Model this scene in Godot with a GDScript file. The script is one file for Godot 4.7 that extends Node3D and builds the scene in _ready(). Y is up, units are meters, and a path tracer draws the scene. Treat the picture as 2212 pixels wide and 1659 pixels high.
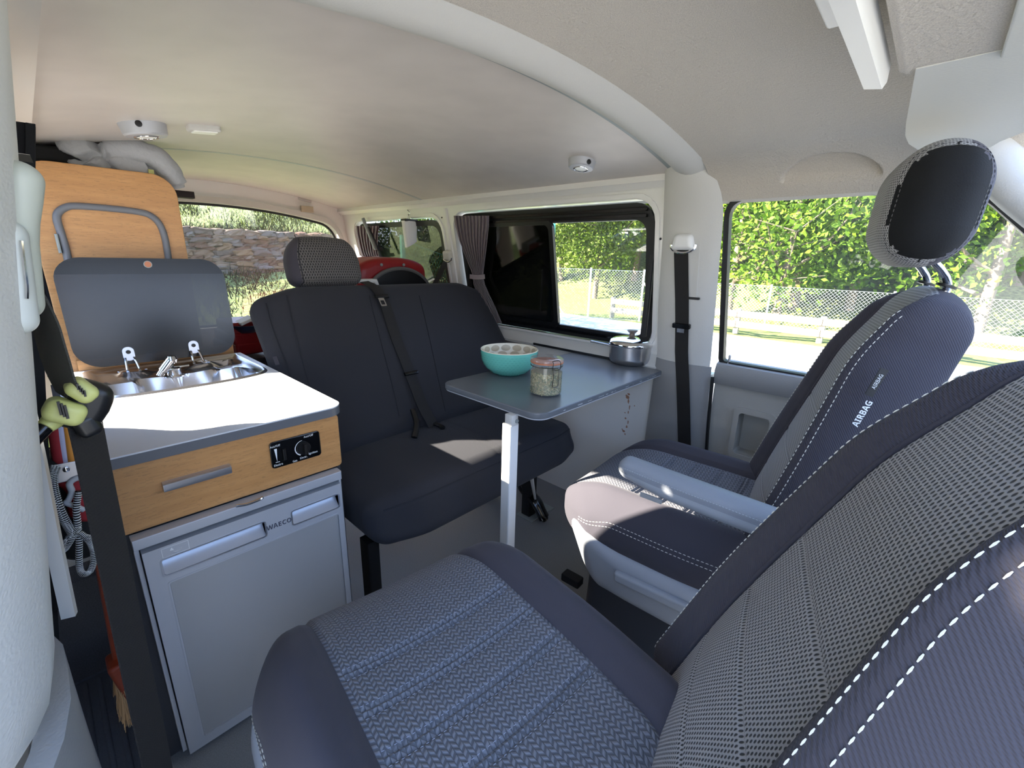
extends Node3D
# A camper van seen through its open passenger door. x runs across the van towards the driver's side, y up, -z to the tailgate.

const FOCAL := 945.0
const EYE := Vector3(0, 1.10, 0)
const SUN_TRAVEL := Vector3(1.0, -0.73, 0.80)
var cam_basis: Basis
var M := {}
var taken := {}
var own := {}
var rng := RandomNumberGenerator.new()


class MB:
	var p := PackedVector3Array()

	func tri(a: Vector3, b: Vector3, c: Vector3) -> void:
		p.append(a); p.append(b); p.append(c)

	func quad(a: Vector3, b: Vector3, c: Vector3, d: Vector3) -> void:
		p.append(a); p.append(b); p.append(c)
		p.append(a); p.append(c); p.append(d)

	func grid(rows: Array, wrap := false) -> void:
		for i in rows.size() - 1:
			var a: PackedVector3Array = rows[i]
			var b: PackedVector3Array = rows[i + 1]
			var n := a.size()
			for j in (n if wrap else n - 1):
				var k := (j + 1) % n
				quad(a[j], a[k], b[k], b[j])

	func fan(ring: PackedVector3Array, c: Vector3, rev := false) -> void:
		for j in ring.size():
			var k := (j + 1) % ring.size()
			if rev:
				tri(c, ring[k], ring[j])
			else:
				tri(c, ring[j], ring[k])

	func xf(t: Transform3D, from := 0) -> void:
		for i in range(from, p.size()):
			p[i] = t * p[i]

	func mesh(crease := 40.0) -> ArrayMesh:
		var n := p.size()
		var key := {}
		var vid := PackedInt32Array()
		vid.resize(n)
		var mid := Vector3.ZERO
		for q in p:
			mid += q
		mid /= maxf(1, n)
		for i in n:
			var k := Vector3i((p[i] * 30000.0).round())
			var id: int = key.get(k, -1)
			if id < 0:
				id = key.size()
				key[k] = id
			vid[i] = id
		var m := n / 3
		var vol := 0.0
		var fn := PackedVector3Array()
		fn.resize(m)
		var fu := PackedVector3Array()
		fu.resize(m)
		var start := PackedInt32Array()
		start.resize(key.size() + 1)
		start.fill(0)
		for f in m:
			var a := p[f * 3] - mid
			var b := p[f * 3 + 1] - mid
			var c := p[f * 3 + 2] - mid
			vol += a.dot(b.cross(c))
			fn[f] = (b - a).cross(c - a)
			fu[f] = fn[f].normalized()
			for q in 3:
				start[vid[f * 3 + q] + 1] += 1
		for i in key.size():
			start[i + 1] += start[i]
		var fill := start.duplicate()
		var adj := PackedInt32Array()
		adj.resize(n)
		for i in n:
			adj[fill[vid[i]]] = i / 3
			fill[vid[i]] += 1
		var s := 1.0 if vol >= 0.0 else -1.0
		var lim := cos(deg_to_rad(crease))
		var nor := PackedVector3Array()
		nor.resize(n)
		var pos := PackedVector3Array()
		pos.resize(n)
		for f in m:
			for q in 3:
				var i := f * 3 + q
				var acc := Vector3.ZERO
				for j in range(start[vid[i]], start[vid[i] + 1]):
					var g := adj[j]
					if fu[g].dot(fu[f]) > lim:
						acc += fn[g]
				var at := f * 3 + (q if s < 0.0 else (q * 2) % 3)
				nor[at] = acc.normalized() * s if acc.length_squared() > 0.0 else Vector3.UP
				pos[at] = p[i]
		var arr := []
		arr.resize(Mesh.ARRAY_MAX)
		arr[Mesh.ARRAY_VERTEX] = pos
		arr[Mesh.ARRAY_NORMAL] = nor
		var out := ArrayMesh.new()
		if n > 0:
			out.add_surface_from_arrays(Mesh.PRIMITIVE_TRIANGLES, arr)
		return out


# ---------------------------------------------------------------- pixels of the photograph to points in the van
func px(u: float, v: float) -> Vector3:
	return cam_basis * Vector3((u - 1106.0) / FOCAL, -(v - 829.5) / FOCAL, -1.0)

func ax(u: float, v: float, x: float) -> Vector3:
	var d := px(u, v)
	return EYE + d * (x - EYE.x) / d.x

func ay(u: float, v: float, y: float) -> Vector3:
	var d := px(u, v)
	return EYE + d * (y - EYE.y) / d.y

func az(u: float, v: float, z: float) -> Vector3:
	var d := px(u, v)
	return EYE + d * (z - EYE.z) / d.z

func ap(u: float, v: float, p0: Vector3, n: Vector3) -> Vector3:
	var d := px(u, v)
	return EYE + d * (p0 - EYE).dot(n) / d.dot(n)


# ---------------------------------------------------------------- nodes
func numbered(called: String) -> String:
	var n: int = taken.get(called, 0)
	taken[called] = n + 1
	return called if n == 0 else "%s_%03d" % [called, n]

func tag(o: Node3D, label: String, category := "", group := "", kind := "") -> Node3D:
	o.set_meta("label", label)
	if category: o.set_meta("category", category)
	if group: o.set_meta("group", group)
	if kind: o.set_meta("kind", kind)
	return o

func thing(called: String, label: String, category: String, base: Vector3, group := "", local := false, turn := 0.0) -> Node3D:
	var o := Node3D.new()
	o.name = numbered(called)
	add_child(o)
	o.position = base
	o.rotation.y = turn
	if local: own[o] = true
	tag(o, label, category, group)
	return o

func obj(called: String, m, material: Material, parent: Node = self, crease := 40.0) -> MeshInstance3D:
	var o := MeshInstance3D.new()
	o.name = numbered(called) if parent == self else called
	o.mesh = m.mesh(crease) if m is MB else m
	o.material_override = material
	parent.add_child(o, true)
	if parent != self:
		if own.has(parent): own[o] = true
		else: o.position = -(parent as Node3D).global_position
	return o

func struct(called: String, label: String, m, material: Material, crease := 40.0) -> MeshInstance3D:
	var o := obj(called, m, material, self, crease)
	tag(o, label, "", "", "structure")
	return o


# ---------------------------------------------------------------- materials
func C(r: float, g: float, b: float, a := 1.0) -> Color:
	return Color(r / 255.0, g / 255.0, b / 255.0, a)

func mat(c: Color, rough := 0.6, o := {}) -> StandardMaterial3D:
	var m := StandardMaterial3D.new()
	m.albedo_color = c
	m.roughness = rough
	m.metallic = o.get("metal", 0.0)
	m.metallic_specular = o.get("spec", 0.5)
	if o.has("tex"): m.albedo_texture = o.tex
	if o.has("bump"):
		m.heightmap_enabled = true
		m.heightmap_texture = o.bump
		m.heightmap_scale = o.get("cm", 0.05)
	if o.has("tri"):
		m.uv1_triplanar = true
		m.uv1_triplanar_sharpness = o.get("sharp", 6.0)
		m.uv1_scale = o.tri if o.tri is Vector3 else Vector3.ONE * float(o.tri)
	if o.has("off"): m.uv1_offset = o.off
	if o.has("rim"):
		m.rim_enabled = true
		m.rim = o.rim
		m.rim_tint = 0.5
	if o.has("coat"):
		m.clearcoat_enabled = true
		m.clearcoat = o.coat
		m.clearcoat_roughness = o.get("coat_rough", 0.1)
	if o.has("emit"):
		m.emission_enabled = true
		m.emission = o.emit
		m.emission_energy_multiplier = o.get("power", 1.0)
	if o.has("back"):
		m.backlight_enabled = true
		m.backlight = o.back
	if c.a < 1.0: m.transparency = BaseMaterial3D.TRANSPARENCY_ALPHA
	if o.has("refract"):
		m.refraction_enabled = true
		m.refraction_scale = o.refract
		m.transparency = BaseMaterial3D.TRANSPARENCY_ALPHA
	if o.has("vc"): m.vertex_color_use_as_albedo = true
	m.cull_mode = BaseMaterial3D.CULL_DISABLED
	return m

func grey_noise(size: int, freq: float, octaves: int, sd: int, lo := 0.0, hi := 1.0) -> ImageTexture:
	var n := FastNoiseLite.new()
	n.seed = sd
	n.frequency = freq
	n.fractal_octaves = octaves
	var im := n.get_seamless_image(size, size)
	im.convert(Image.FORMAT_RGB8)
	if lo != 0.0 or hi != 1.0:
		for y in size:
			for x in size:
				var v := lerpf(lo, hi, im.get_pixel(x, y).r)
				im.set_pixel(x, y, Color(v, v, v))
	return ImageTexture.create_from_image(im)

func pattern(w: int, h: int, f: Callable) -> ImageTexture:
	var im := Image.create(w, h, false, Image.FORMAT_RGB8)
	for y in h:
		for x in w:
			im.set_pixel(x, y, f.call(x, y))
	return ImageTexture.create_from_image(im)


# ---------------------------------------------------------------- shapes
func rrect(w: float, h: float, r: float, seg := 5) -> PackedVector2Array:
	var out := PackedVector2Array()
	for q in 4:
		var c := Vector2((w / 2 - r) * [1, -1, -1, 1][q], (h / 2 - r) * [1, 1, -1, -1][q])
		for k in seg + 1:
			var a := PI / 2 * (q + float(k) / seg)
			out.append(c + Vector2(cos(a), sin(a)) * r)
	return out

func rrect_at(x0: float, x1: float, y0: float, y1: float, r: float, seg := 5) -> PackedVector2Array:
	var o := rrect(absf(x1 - x0), absf(y1 - y0), r, seg)
	for i in o.size(): o[i] += Vector2((x0 + x1) / 2, (y0 + y1) / 2)
	return o

func inset(pts: PackedVector2Array, d: float) -> PackedVector2Array:
	var n := pts.size()
	var area := 0.0
	for i in n: area += pts[i].cross(pts[(i + 1) % n])
	var s := 1.0 if area > 0 else -1.0
	var out := PackedVector2Array()
	for i in n:
		var a := (pts[i] - pts[(i + n - 1) % n]).normalized()
		var b := (pts[(i + 1) % n] - pts[i]).normalized()
		var na := Vector2(-a.y, a.x) * s
		var nb := Vector2(-b.y, b.x) * s
		var m := (na + nb)
		m = m.normalized() / maxf(0.35, sqrt((1 + na.dot(nb)) / 2)) if m.length() > 0.01 else na
		out.append(pts[i] + m * d)
	return out

func lift(pts: PackedVector2Array, z: float, t: Transform3D) -> PackedVector3Array:
	var o := PackedVector3Array()
	for q in pts: o.append(t * Vector3(q.x, q.y, z))
	return o

func extrude(mb: MB, pts: PackedVector2Array, z0: float, z1: float, bev := 0.0, t := Transform3D(), seg := 2) -> void:
	var rows := []
	if bev > 0.0:
		for k in seg + 1:
			var a := PI / 2 * k / seg
			rows.append(lift(inset(pts, bev * (1 - sin(a))), z0 + bev * (1 - cos(a)), t))
		for k in seg + 1:
			var a := PI / 2 * k / seg
			rows.append(lift(inset(pts, bev * (1 - cos(a))), z1 - bev * (1 - sin(a)), t))
	else:
		rows = [lift(pts, z0, t), lift(pts, z1, t)]
	mb.grid(rows, true)
	var flat := inset(pts, bev) if bev > 0.0 else pts
	var ix := Geometry2D.triangulate_polygon(flat)
	var lo: PackedVector3Array = rows[0]
	var hi: PackedVector3Array = rows[-1]
	# the grid's outward side: a CCW outline swept along +z has quads (j,k) whose normal points out of the outline
	var area := 0.0
	for i in pts.size(): area += pts[i].cross(pts[(i + 1) % pts.size()])
	for i in range(0, ix.size(), 3):
		var a := ix[i]
		var b := ix[i + 1]
		var c := ix[i + 2]
		var ccw := (flat[b] - flat[a]).cross(flat[c] - flat[a]) > 0
		if ccw != (area > 0):
			var q := b
			b = c
			c = q
		mb.tri(hi[a], hi[b], hi[c])
		mb.tri(lo[a], lo[c], lo[b])

func box(mb: MB, c: Vector3, s: Vector3, bev := 0.0, t := Transform3D()) -> void:
	var o := t * Transform3D(Basis(), c)
	var h := s / 2
	extrude(mb, PackedVector2Array([Vector2(-h.x, -h.y), Vector2(h.x, -h.y), Vector2(h.x, h.y), Vector2(-h.x, h.y)]), -h.z, h.z, minf(bev, minf(h.x, minf(h.y, h.z)) * 0.9), o)

func axis_list(h: float, r: float, seg: int, mids: Array) -> PackedFloat32Array:
	var o := PackedFloat32Array()
	for k in range(seg, 0, -1): o.append(-(h - r) - r * tan(PI / 4 * k / seg))
	o.append(-(h - r))
	for m in mids:
		if m > -(h - r) + 1e-4 and m < h - r - 1e-4: o.append(m)
	o.append(h - r)
	for k in range(1, seg + 1): o.append(h - r + r * tan(PI / 4 * k / seg))
	return o

func round_point(q: Vector3, h: Vector3, r: float) -> Vector3:
	var inner := q.clamp(-(h - Vector3.ONE * r), h - Vector3.ONE * r)
	var d := q - inner
	return inner + d.normalized() * r if d.length() > 1e-7 else q

# A box with rounded edges; pick(centre of a face before bending) gives the MB that takes the face, bend moves points.
func rbox(pick, s: Vector3, r: float, seg := 3, mx := [], my := [], mz := [], bend = null, t := Transform3D()) -> void:
	var h := s / 2
	r = minf(r, minf(h.x, minf(h.y, h.z)) * 0.999)
	var ls := [axis_list(h.x, r, seg, mx), axis_list(h.y, r, seg, my), axis_list(h.z, r, seg, mz)]
	for ax3 in 3:
		var u := (ax3 + 1) % 3
		var v := (ax3 + 2) % 3
		for side in [-1.0, 1.0]:
			var flat := []
			var bent := []
			for a in ls[u]:
				var r0 := PackedVector3Array()
				var r1 := PackedVector3Array()
				for b in ls[v]:
					var q := Vector3.ZERO
					q[ax3] = h[ax3] * side
					q[u] = a
					q[v] = b
					var w := round_point(q, h, r)
					r0.append(w)
					r1.append(t * (bend.call(w) if bend != null else w))
				flat.append(r0)
				bent.append(r1)
			for i in flat.size() - 1:
				for j in flat[i].size() - 1:
					var mb: MB = pick if pick is MB else pick.call((flat[i][j] + flat[i + 1][j + 1] + flat[i + 1][j] + flat[i][j + 1]) / 4)
					if mb == null: continue
					if side > 0: mb.quad(bent[i][j], bent[i + 1][j], bent[i + 1][j + 1], bent[i][j + 1])
					else: mb.quad(bent[i][j], bent[i][j + 1], bent[i + 1][j + 1], bent[i + 1][j])

func steps(a: float, b: float, n: int) -> Array:
	var o := []
	for i in n + 1: o.append(lerpf(a, b, float(i) / n))
	return o

func curve(pts: Array, n := 6, closed := false) -> PackedVector3Array:
	var o := PackedVector3Array()
	var m := pts.size()
	for i in (m if closed else m - 1):
		var p0: Vector3 = pts[(i - 1 + m) % m] if closed or i > 0 else pts[0] * 2 - pts[1]
		var p1: Vector3 = pts[i]
		var p2: Vector3 = pts[(i + 1) % m]
		var p3: Vector3 = pts[(i + 2) % m] if closed or i + 2 < m else pts[m - 1] * 2 - pts[m - 2]
		for k in n: o.append(p1.cubic_interpolate(p2, p0, p3, float(k) / n))
	if not closed: o.append(pts[m - 1])
	return o

func tube(mb: MB, pts: PackedVector3Array, r, sides := 8, caps := true, closed := false, flatten := 1.0) -> void:
	var n := pts.size()
	var rows := []
	var side := Vector3.ZERO
	for i in n:
		var a := pts[(i - 1 + n) % n] if closed or i > 0 else pts[i]
		var b := pts[(i + 1) % n] if closed or i < n - 1 else pts[i]
		var t := (b - a).normalized()
		if side == Vector3.ZERO: side = t.cross(Vector3.UP if absf(t.y) < 0.9 else Vector3.RIGHT)
		side = (side - t * side.dot(t)).normalized()
		var up := side.cross(t)
		var rr: float = r[i] if r is PackedFloat32Array or r is Array else float(r)
		var ring := PackedVector3Array()
		for k in sides:
			var w := TAU * k / sides
			ring.append(pts[i] + side * cos(w) * rr + up * sin(w) * rr * flatten)
		rows.append(ring)
	if closed: rows.append(rows[0])
	mb.grid(rows, true)
	if caps and not closed:
		mb.fan(rows[0], pts[0])
		mb.fan(rows[-1], pts[n - 1], true)

func strap(mb: MB, pts: PackedVector3Array, across, w: float, th := 0.0015) -> void:
	var rows := []
	var n := pts.size()
	for i in n:
		var t := (pts[mini(i + 1, n - 1)] - pts[maxi(i - 1, 0)]).normalized()
		var c: Vector3 = across[i] if across is Array or across is PackedVector3Array else across
		c = (c - t * c.dot(t)).normalized()
		var nn := t.cross(c) * th / 2
		var e := c * w / 2
		rows.append(PackedVector3Array([pts[i] - e - nn, pts[i] + e - nn, pts[i] + e + nn, pts[i] - e + nn]))
	mb.grid(rows, true)
	mb.quad(rows[0][0], rows[0][1], rows[0][2], rows[0][3])
	mb.quad(rows[-1][3], rows[-1][2], rows[-1][1], rows[-1][0])

func lathe(mb: MB, prof: Array, seg := 24, t := Transform3D(), capped := true) -> void:
	var rows := []
	for q in prof:
		var ring := PackedVector3Array()
		for k in seg:
			var a := TAU * k / seg
			ring.append(t * Vector3(q.x * cos(a), q.y, q.x * sin(a)))
		rows.append(ring)
	mb.grid(rows, true)
	if capped and prof[0].x > 1e-5: mb.fan(rows[0], t * Vector3(0, prof[0].y, 0))
	if capped and prof[-1].x > 1e-5: mb.fan(rows[-1], t * Vector3(0, prof[-1].y, 0), true)

# rows of points become a sheet of that thickness, thickened towards -normal
func sheet(mb: MB, rows: Array, th: float, flip := false) -> void:
	var nr := rows.size()
	var nc: int = rows[0].size()
	var back := []
	for i in nr:
		var r := PackedVector3Array()
		for j in nc:
			var du: Vector3 = rows[mini(i + 1, nr - 1)][j] - rows[maxi(i - 1, 0)][j]
			var dv: Vector3 = rows[i][mini(j + 1, nc - 1)] - rows[i][maxi(j - 1, 0)]
			r.append(rows[i][j] + du.cross(dv).normalized() * (th if flip else -th))
		back.append(r)
	mb.grid(rows)
	for i in nr - 1:
		for j in nc - 1: mb.quad(back[i][j], back[i + 1][j], back[i + 1][j + 1], back[i][j + 1])
	for j in nc - 1:
		mb.quad(rows[0][j], back[0][j], back[0][j + 1], rows[0][j + 1])
		mb.quad(rows[nr - 1][j + 1], back[nr - 1][j + 1], back[nr - 1][j], rows[nr - 1][j])
	for i in nr - 1:
		mb.quad(rows[i + 1][0], back[i + 1][0], back[i][0], rows[i][0])
		mb.quad(rows[i][nc - 1], back[i][nc - 1], back[i + 1][nc - 1], rows[i + 1][nc - 1])

# a flat ring between two outlines of the same count, from depth d0 to d1; place(q: Vector2, d) puts a point
func ring(mb: MB, outer: PackedVector2Array, inner: PackedVector2Array, place: Callable, d0: float, d1: float) -> void:
	var n := outer.size()
	for j in n:
		var k := (j + 1) % n
		var a: Vector3 = place.call(outer[j], d0)
		var b: Vector3 = place.call(outer[k], d0)
		var c: Vector3 = place.call(inner[k], d0)
		var d: Vector3 = place.call(inner[j], d0)
		var a2: Vector3 = place.call(outer[j], d1)
		var b2: Vector3 = place.call(outer[k], d1)
		var c2: Vector3 = place.call(inner[k], d1)
		var e2: Vector3 = place.call(inner[j], d1)
		mb.quad(a, b, c, d)
		mb.quad(d, c, c2, e2)
		mb.quad(e2, c2, b2, a2)
		mb.quad(a2, b2, b, a)

func plate(mb: MB, outline: PackedVector2Array, place: Callable, d0: float, d1: float) -> void:
	var n := outline.size()
	var ix := Geometry2D.triangulate_polygon(outline)
	for i in range(0, ix.size(), 3):
		mb.tri(place.call(outline[ix[i]], d0), place.call(outline[ix[i + 1]], d0), place.call(outline[ix[i + 2]], d0))
		mb.tri(place.call(outline[ix[i + 2]], d1), place.call(outline[ix[i + 1]], d1), place.call(outline[ix[i]], d1))
	var ccw := Geometry2D.is_polygon_clockwise(outline)
	for j in n:
		var k := (j + 1) % n
		var q := [place.call(outline[j], d0), place.call(outline[k], d0), place.call(outline[k], d1), place.call(outline[j], d1)]
		mb.quad(q[3], q[2], q[1], q[0])

func text(called: String, s: String, height: float, at: Vector3, right: Vector3, up: Vector3, material: Material, parent: Node, bold := false) -> MeshInstance3D:
	var t := TextMesh.new()
	var f := SystemFont.new()
	f.font_names = PackedStringArray(["Droid Sans"])
	if bold: f.font_weight = 700
	t.font = f
	t.text = s
	t.font_size = 64
	t.pixel_size = height / 46.0
	t.depth = 0.0006
	t.curve_step = 2.0
	var o := MeshInstance3D.new()
	o.name = called
	o.mesh = t
	o.material_override = material
	parent.add_child(o, true)
	right = right.normalized()
	up = (up - right * up.dot(right)).normalized()
	var off := Vector3.ZERO if own.has(parent) else (parent as Node3D).global_position
	o.transform = Transform3D(Basis(right, up, right.cross(up)), at - off)
	return o

# the side walls: how far across their inner faces stand at a height
func wall_x(y: float) -> float:
	return 1.58 - (y - 0.78) * 0.1923 if y > 0.78 else 1.58 + (0.78 - y) * 0.045

func on_right(q: Vector2, d: float) -> Vector3:
	return Vector3(wall_x(q.y) + d, q.y, q.x)

func on_left(q: Vector2, d: float) -> Vector3:
	return Vector3(1.53 - wall_x(q.y) - d, q.y, q.x)

func pr(u: float, v: float, d := 0.0) -> Vector3:
	return ap(u, v, Vector3(1.58 + d, 0.78, 0), Vector3(0.52, 0.10, 0))

func roof_y(x: float) -> float:
	var d := x - 0.76
	return 1.450 - 0.16 * d * d

func _ready() -> void:
	rng.seed = 7
	var cam := Camera3D.new()
	cam.name = "camera"
	cam.position = EYE
	cam.rotation_order = EULER_ORDER_YXZ
	cam.rotation_degrees = Vector3(-16.14951, -47.31564, 1.66560)
	cam.fov = rad_to_deg(2.0 * atan(829.5 / FOCAL))
	cam.near = 0.02
	cam.far = 400.0
	add_child(cam)
	cam.current = true
	cam_basis = cam.basis

	var sky_mat := ProceduralSkyMaterial.new()
	sky_mat.sky_top_color = C(136, 166, 214)
	sky_mat.sky_horizon_color = C(214, 224, 238)
	sky_mat.sky_curve = 0.12
	sky_mat.ground_bottom_color = C(120, 115, 100)
	sky_mat.ground_horizon_color = C(190, 190, 180)
	sky_mat.sun_angle_max = 20.0
	sky_mat.energy_multiplier = 1.0
	var sky := Sky.new()
	sky.sky_material = sky_mat
	var env := Environment.new()
	env.background_mode = Environment.BG_SKY
	env.sky = sky
	env.background_energy_multiplier = SKY_POWER
	env.tonemap_mode = Environment.TONE_MAPPER_LINEAR
	env.tonemap_exposure = EXPOSURE
	env.sdfgi_enabled = true
	env.ssao_enabled = true
	env.ssil_enabled = true
	var we := WorldEnvironment.new()
	we.name = "environment"
	we.environment = env
	add_child(we)

	var sun := DirectionalLight3D.new()
	sun.name = "sun"
	sun.light_color = C(255, 246, 230)
	sun.light_energy = SUN_POWER
	sun.light_angular_distance = 0.6
	sun.shadow_enabled = true
	add_child(sun)
	sun.look_at_from_position(Vector3(-10, 8, -8), Vector3(-10, 8, -8) + SUN_TRAVEL, Vector3.UP)

	materials()
	outside()
	shell()
	cab()
	kitchen()
	bench()
	table_and_things()
	front_seats()
	left_side()
	rear_things()

const SKY_POWER := 2.05
const SUN_POWER := 3.9
const EXPOSURE := 3.3

func materials() -> void:
	var fine = grey_noise(256, 0.12, 3, 3)
	var rough_n = grey_noise(256, 0.05, 4, 5)
	var soft = grey_noise(256, 0.015, 3, 9, 0.95, 1.0)
	var fleck = grey_noise(256, 0.20, 2, 15, 0.80, 1.0)
	# wood: long grain along u with darker pores
	var wn = FastNoiseLite.new()
	wn.seed = 21
	wn.frequency = 0.012
	wn.fractal_octaves = 4
	var wood_tex = pattern(512, 512, func(x, y):
		var a = wn.get_noise_2d(x * 0.35, y * 4.0) * 0.5 + 0.5
		var b = wn.get_noise_2d(x * 1.6 + 900.0, y * 22.0) * 0.5 + 0.5
		var pore = 1.0 if wn.get_noise_2d(x * 2.2 + 300.0, y * 46.0 + 77.0) > 0.36 else 0.0
		var t = clampf(a * 0.65 + b * 0.35, 0, 1)
		return C(172, 120, 68).lerp(C(208, 156, 98), t) * (1.0 - 0.10 * pore))
	# seat fabric: rows of small slanted tufts that lean left and right by turns
	var tuft = func(x, y):
		var cx = int(x / 16)
		var fx = fposmod(x, 16.0) - 8.0
		var lean = 1.0 if cx % 2 == 0 else -1.0
		var fy = fposmod(y + fx * 0.75 * lean + (6.0 if cx % 2 == 0 else 0.0), 21.33) - 10.67
		return clampf(1.0 - absf(fy) / 8.0, 0.0, 1.0) * clampf((8.0 - absf(fx)) / 2.5, 0.0, 1.0)
	var tuft_h = pattern(128, 128, func(x, y):
		var v: float = sqrt(tuft.call(x, y))
		return Color(v, v, v))
	var tuft_c = pattern(128, 128, func(x, y):
		var v: float = tuft.call(x, y)
		return Color(1, 1, 1) * lerpf(0.72, 1.0, smoothstep(0.0, 0.5, v)))
	# back fabric: an open mesh of light threads over a dark ground
	var mesh_v = func(x, y):
		var row = int(y / 16)
		var fy = fposmod(y, 16.0) - 8.0
		var fx = fposmod(x + (8.0 if row % 2 == 0 else 0.0), 16.0) - 8.0
		var d = sqrt(pow(fx / 3.6, 2) + pow(fy / 6.2, 2))
		return smoothstep(0.75, 1.25, d)
	var mesh_h = pattern(128, 128, func(x, y):
		var v: float = mesh_v.call(x, y)
		return Color(v, v, v))
	var mesh_c = pattern(128, 128, func(x, y):
		var v: float = mesh_v.call(x, y)
		return Color(1, 1, 1) * lerpf(0.34, 1.0, v))
	# ribbed cloth of the bolsters
	var twill = pattern(64, 64, func(x, y):
		var v = 0.5 + 0.5 * sin(TAU * (x + y * 2.0) / 8.0) * sin(TAU * y / 8.0)
		return Color(v, v, v))
	var web = pattern(64, 64, func(x, y):
		var v = 0.5 + 0.5 * sin(TAU * (x + absf(fposmod(y, 16.0) - 8.0)) / 8.0)
		return Color(v, v, v))

	M.ceiling = mat(C(214, 205, 196), 0.42, {"tex": soft, "tri": 1.3, "sharp": 4.0})
	M.headliner = mat(C(218, 208, 193), 0.95, {"bump": rough_n, "cm": 0.12, "tex": fleck, "tri": 9.0, "rim": 0.3})
	M.white = mat(C(232, 228, 220), 0.32, {"coat": 0.3})
	M.rail = mat(C(146, 152, 150), 0.45)
	M.trim = mat(C(205, 202, 194), 0.62, {"bump": fine, "cm": 0.03, "tri": 8.0})
	M.trim_dark = mat(C(150, 149, 147), 0.62, {"bump": fine, "cm": 0.03, "tri": 8.0})
	M.door_card = mat(C(182, 178, 168), 0.7, {"bump": fine, "cm": 0.03, "tri": 8.0})
	M.floor = mat(C(150, 151, 152), 0.55, {"tex": fleck, "bump": fine, "cm": 0.02, "tri": 6.0})
	M.rubber = mat(C(22, 22, 23), 0.5)
	M.black = mat(C(14, 14, 15), 0.4)
	M.black_matt = mat(C(12, 12, 13), 0.8)
	M.black_gloss = mat(C(10, 10, 11), 0.15)
	M.glass = mat(Color(0.9, 0.95, 0.93, 0.04), 0.02)
	M.dark_glass = mat(Color(0.004, 0.004, 0.005, 0.965), 0.05)
	M.tint_glass = mat(Color(0.01, 0.02, 0.015, 0.72), 0.05)
	M.lid_glass = mat(Color(0.03, 0.03, 0.03, 0.80), 0.2)
	M.lid_band = mat(C(9, 9, 10), 0.25)
	M.wood = mat(Color.WHITE, 0.42, {"tex": wood_tex, "tri": Vector3(1.6, 1.6, 1.6), "coat": 0.15, "coat_rough": 0.3})
	M.worktop = mat(C(206, 208, 211), 0.38)
	M.edge = mat(C(98, 100, 104), 0.4)
	M.edge_light = mat(C(176, 178, 180), 0.35)
	M.silver = mat(C(186, 187, 190), 0.42, {"metal": 0.25})
	M.silver_panel = mat(C(166, 165, 163), 0.5, {"bump": fine, "cm": 0.008, "tri": 10.0, "metal": 0.15})
	M.alu = mat(C(200, 201, 206), 0.32, {"metal": 0.85})
	M.steel = mat(C(198, 198, 202), 0.24, {"metal": 1.0})
	M.steel_brushed = mat(C(196, 196, 198), 0.30, {"metal": 1.0, "bump": fine, "cm": 0.004, "tri": Vector3(3, 80, 3)})
	M.chrome = mat(C(225, 225, 226), 0.08, {"metal": 1.0})
	M.fabric_tuft = mat(C(116, 116, 122), 0.85, {"tex": tuft_c, "bump": tuft_h, "cm": 0.16, "tri": 18.5, "rim": 0.4, "sharp": 10.0})
	M.fabric_mesh = mat(C(160, 157, 155), 0.8, {"tex": mesh_c, "bump": mesh_h, "cm": 0.10, "tri": 23.0, "rim": 0.35, "sharp": 10.0})
	M.fabric_plain = mat(C(61, 58, 65), 0.9, {"bump": twill, "cm": 0.02, "tri": 60.0, "rim": 0.5})
	M.fabric_side = mat(C(61, 58, 65), 0.9, {"bump": twill, "cm": 0.14, "tri": 26.0, "rim": 0.5})
	M.fabric_bench = mat(C(40, 40, 45), 0.9, {"bump": twill, "cm": 0.03, "tri": 40.0, "rim": 0.35})
	M.fabric_head = mat(C(96, 91, 88), 0.8, {"tex": mesh_c, "bump": tuft_h, "cm": 0.14, "tri": 13.0, "rim": 0.3, "sharp": 10.0})
	M.fabric_black = mat(C(16, 16, 17), 0.95, {"bump": twill, "cm": 0.02, "tri": 60.0})
	M.thread = mat(C(226, 222, 208), 0.7)
	M.thread_dark = mat(C(30, 30, 36), 0.8)
	M.leather = mat(C(136, 140, 146), 0.5, {"bump": fine, "cm": 0.02, "tri": 9.0})
	M.base = mat(C(158, 161, 166), 0.55, {"bump": fine, "cm": 0.015, "tri": 10.0})
	M.base_dark = mat(C(52, 53, 58), 0.55, {"bump": fine, "cm": 0.02, "tri": 8.0})
	M.belt = mat(C(30, 27, 25), 0.75, {"bump": web, "cm": 0.03, "tri": 60.0})
	M.belt_grey = mat(C(60, 58, 52), 0.75, {"bump": web, "cm": 0.03, "tri": 60.0})
	M.curtain = mat(C(146, 134, 136), 0.9, {"bump": twill, "cm": 0.01, "tri": 60.0, "back": C(60, 55, 55)})
	M.curtain_dark = mat(C(24, 24, 27), 0.95)
	M.plastic_white = mat(C(236, 234, 228), 0.4)
	M.lamp_lens = mat(C(250, 248, 240), 0.3)
	M.teal = mat(C(112, 200, 182), 0.22, {"coat": 0.5})
	M.cream = mat(C(232, 222, 198), 0.3)
	M.beige = mat(C(190, 176, 150), 0.35)
	M.slate = mat(C(92, 96, 90), 0.35)
	M.table_top = mat(C(104, 107, 110), 0.28)
	M.clear = mat(Color(0.9, 0.93, 0.92, 0.12), 0.02)
	M.seal = mat(C(186, 116, 82), 0.5)
	M.seed = mat(C(150, 134, 84), 0.7)
	M.seed_green = mat(C(112, 118, 70), 0.7)
	M.wire = mat(C(90, 86, 80), 0.3, {"metal": 0.9})
	M.red = mat(C(146, 22, 25), 0.4)
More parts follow.
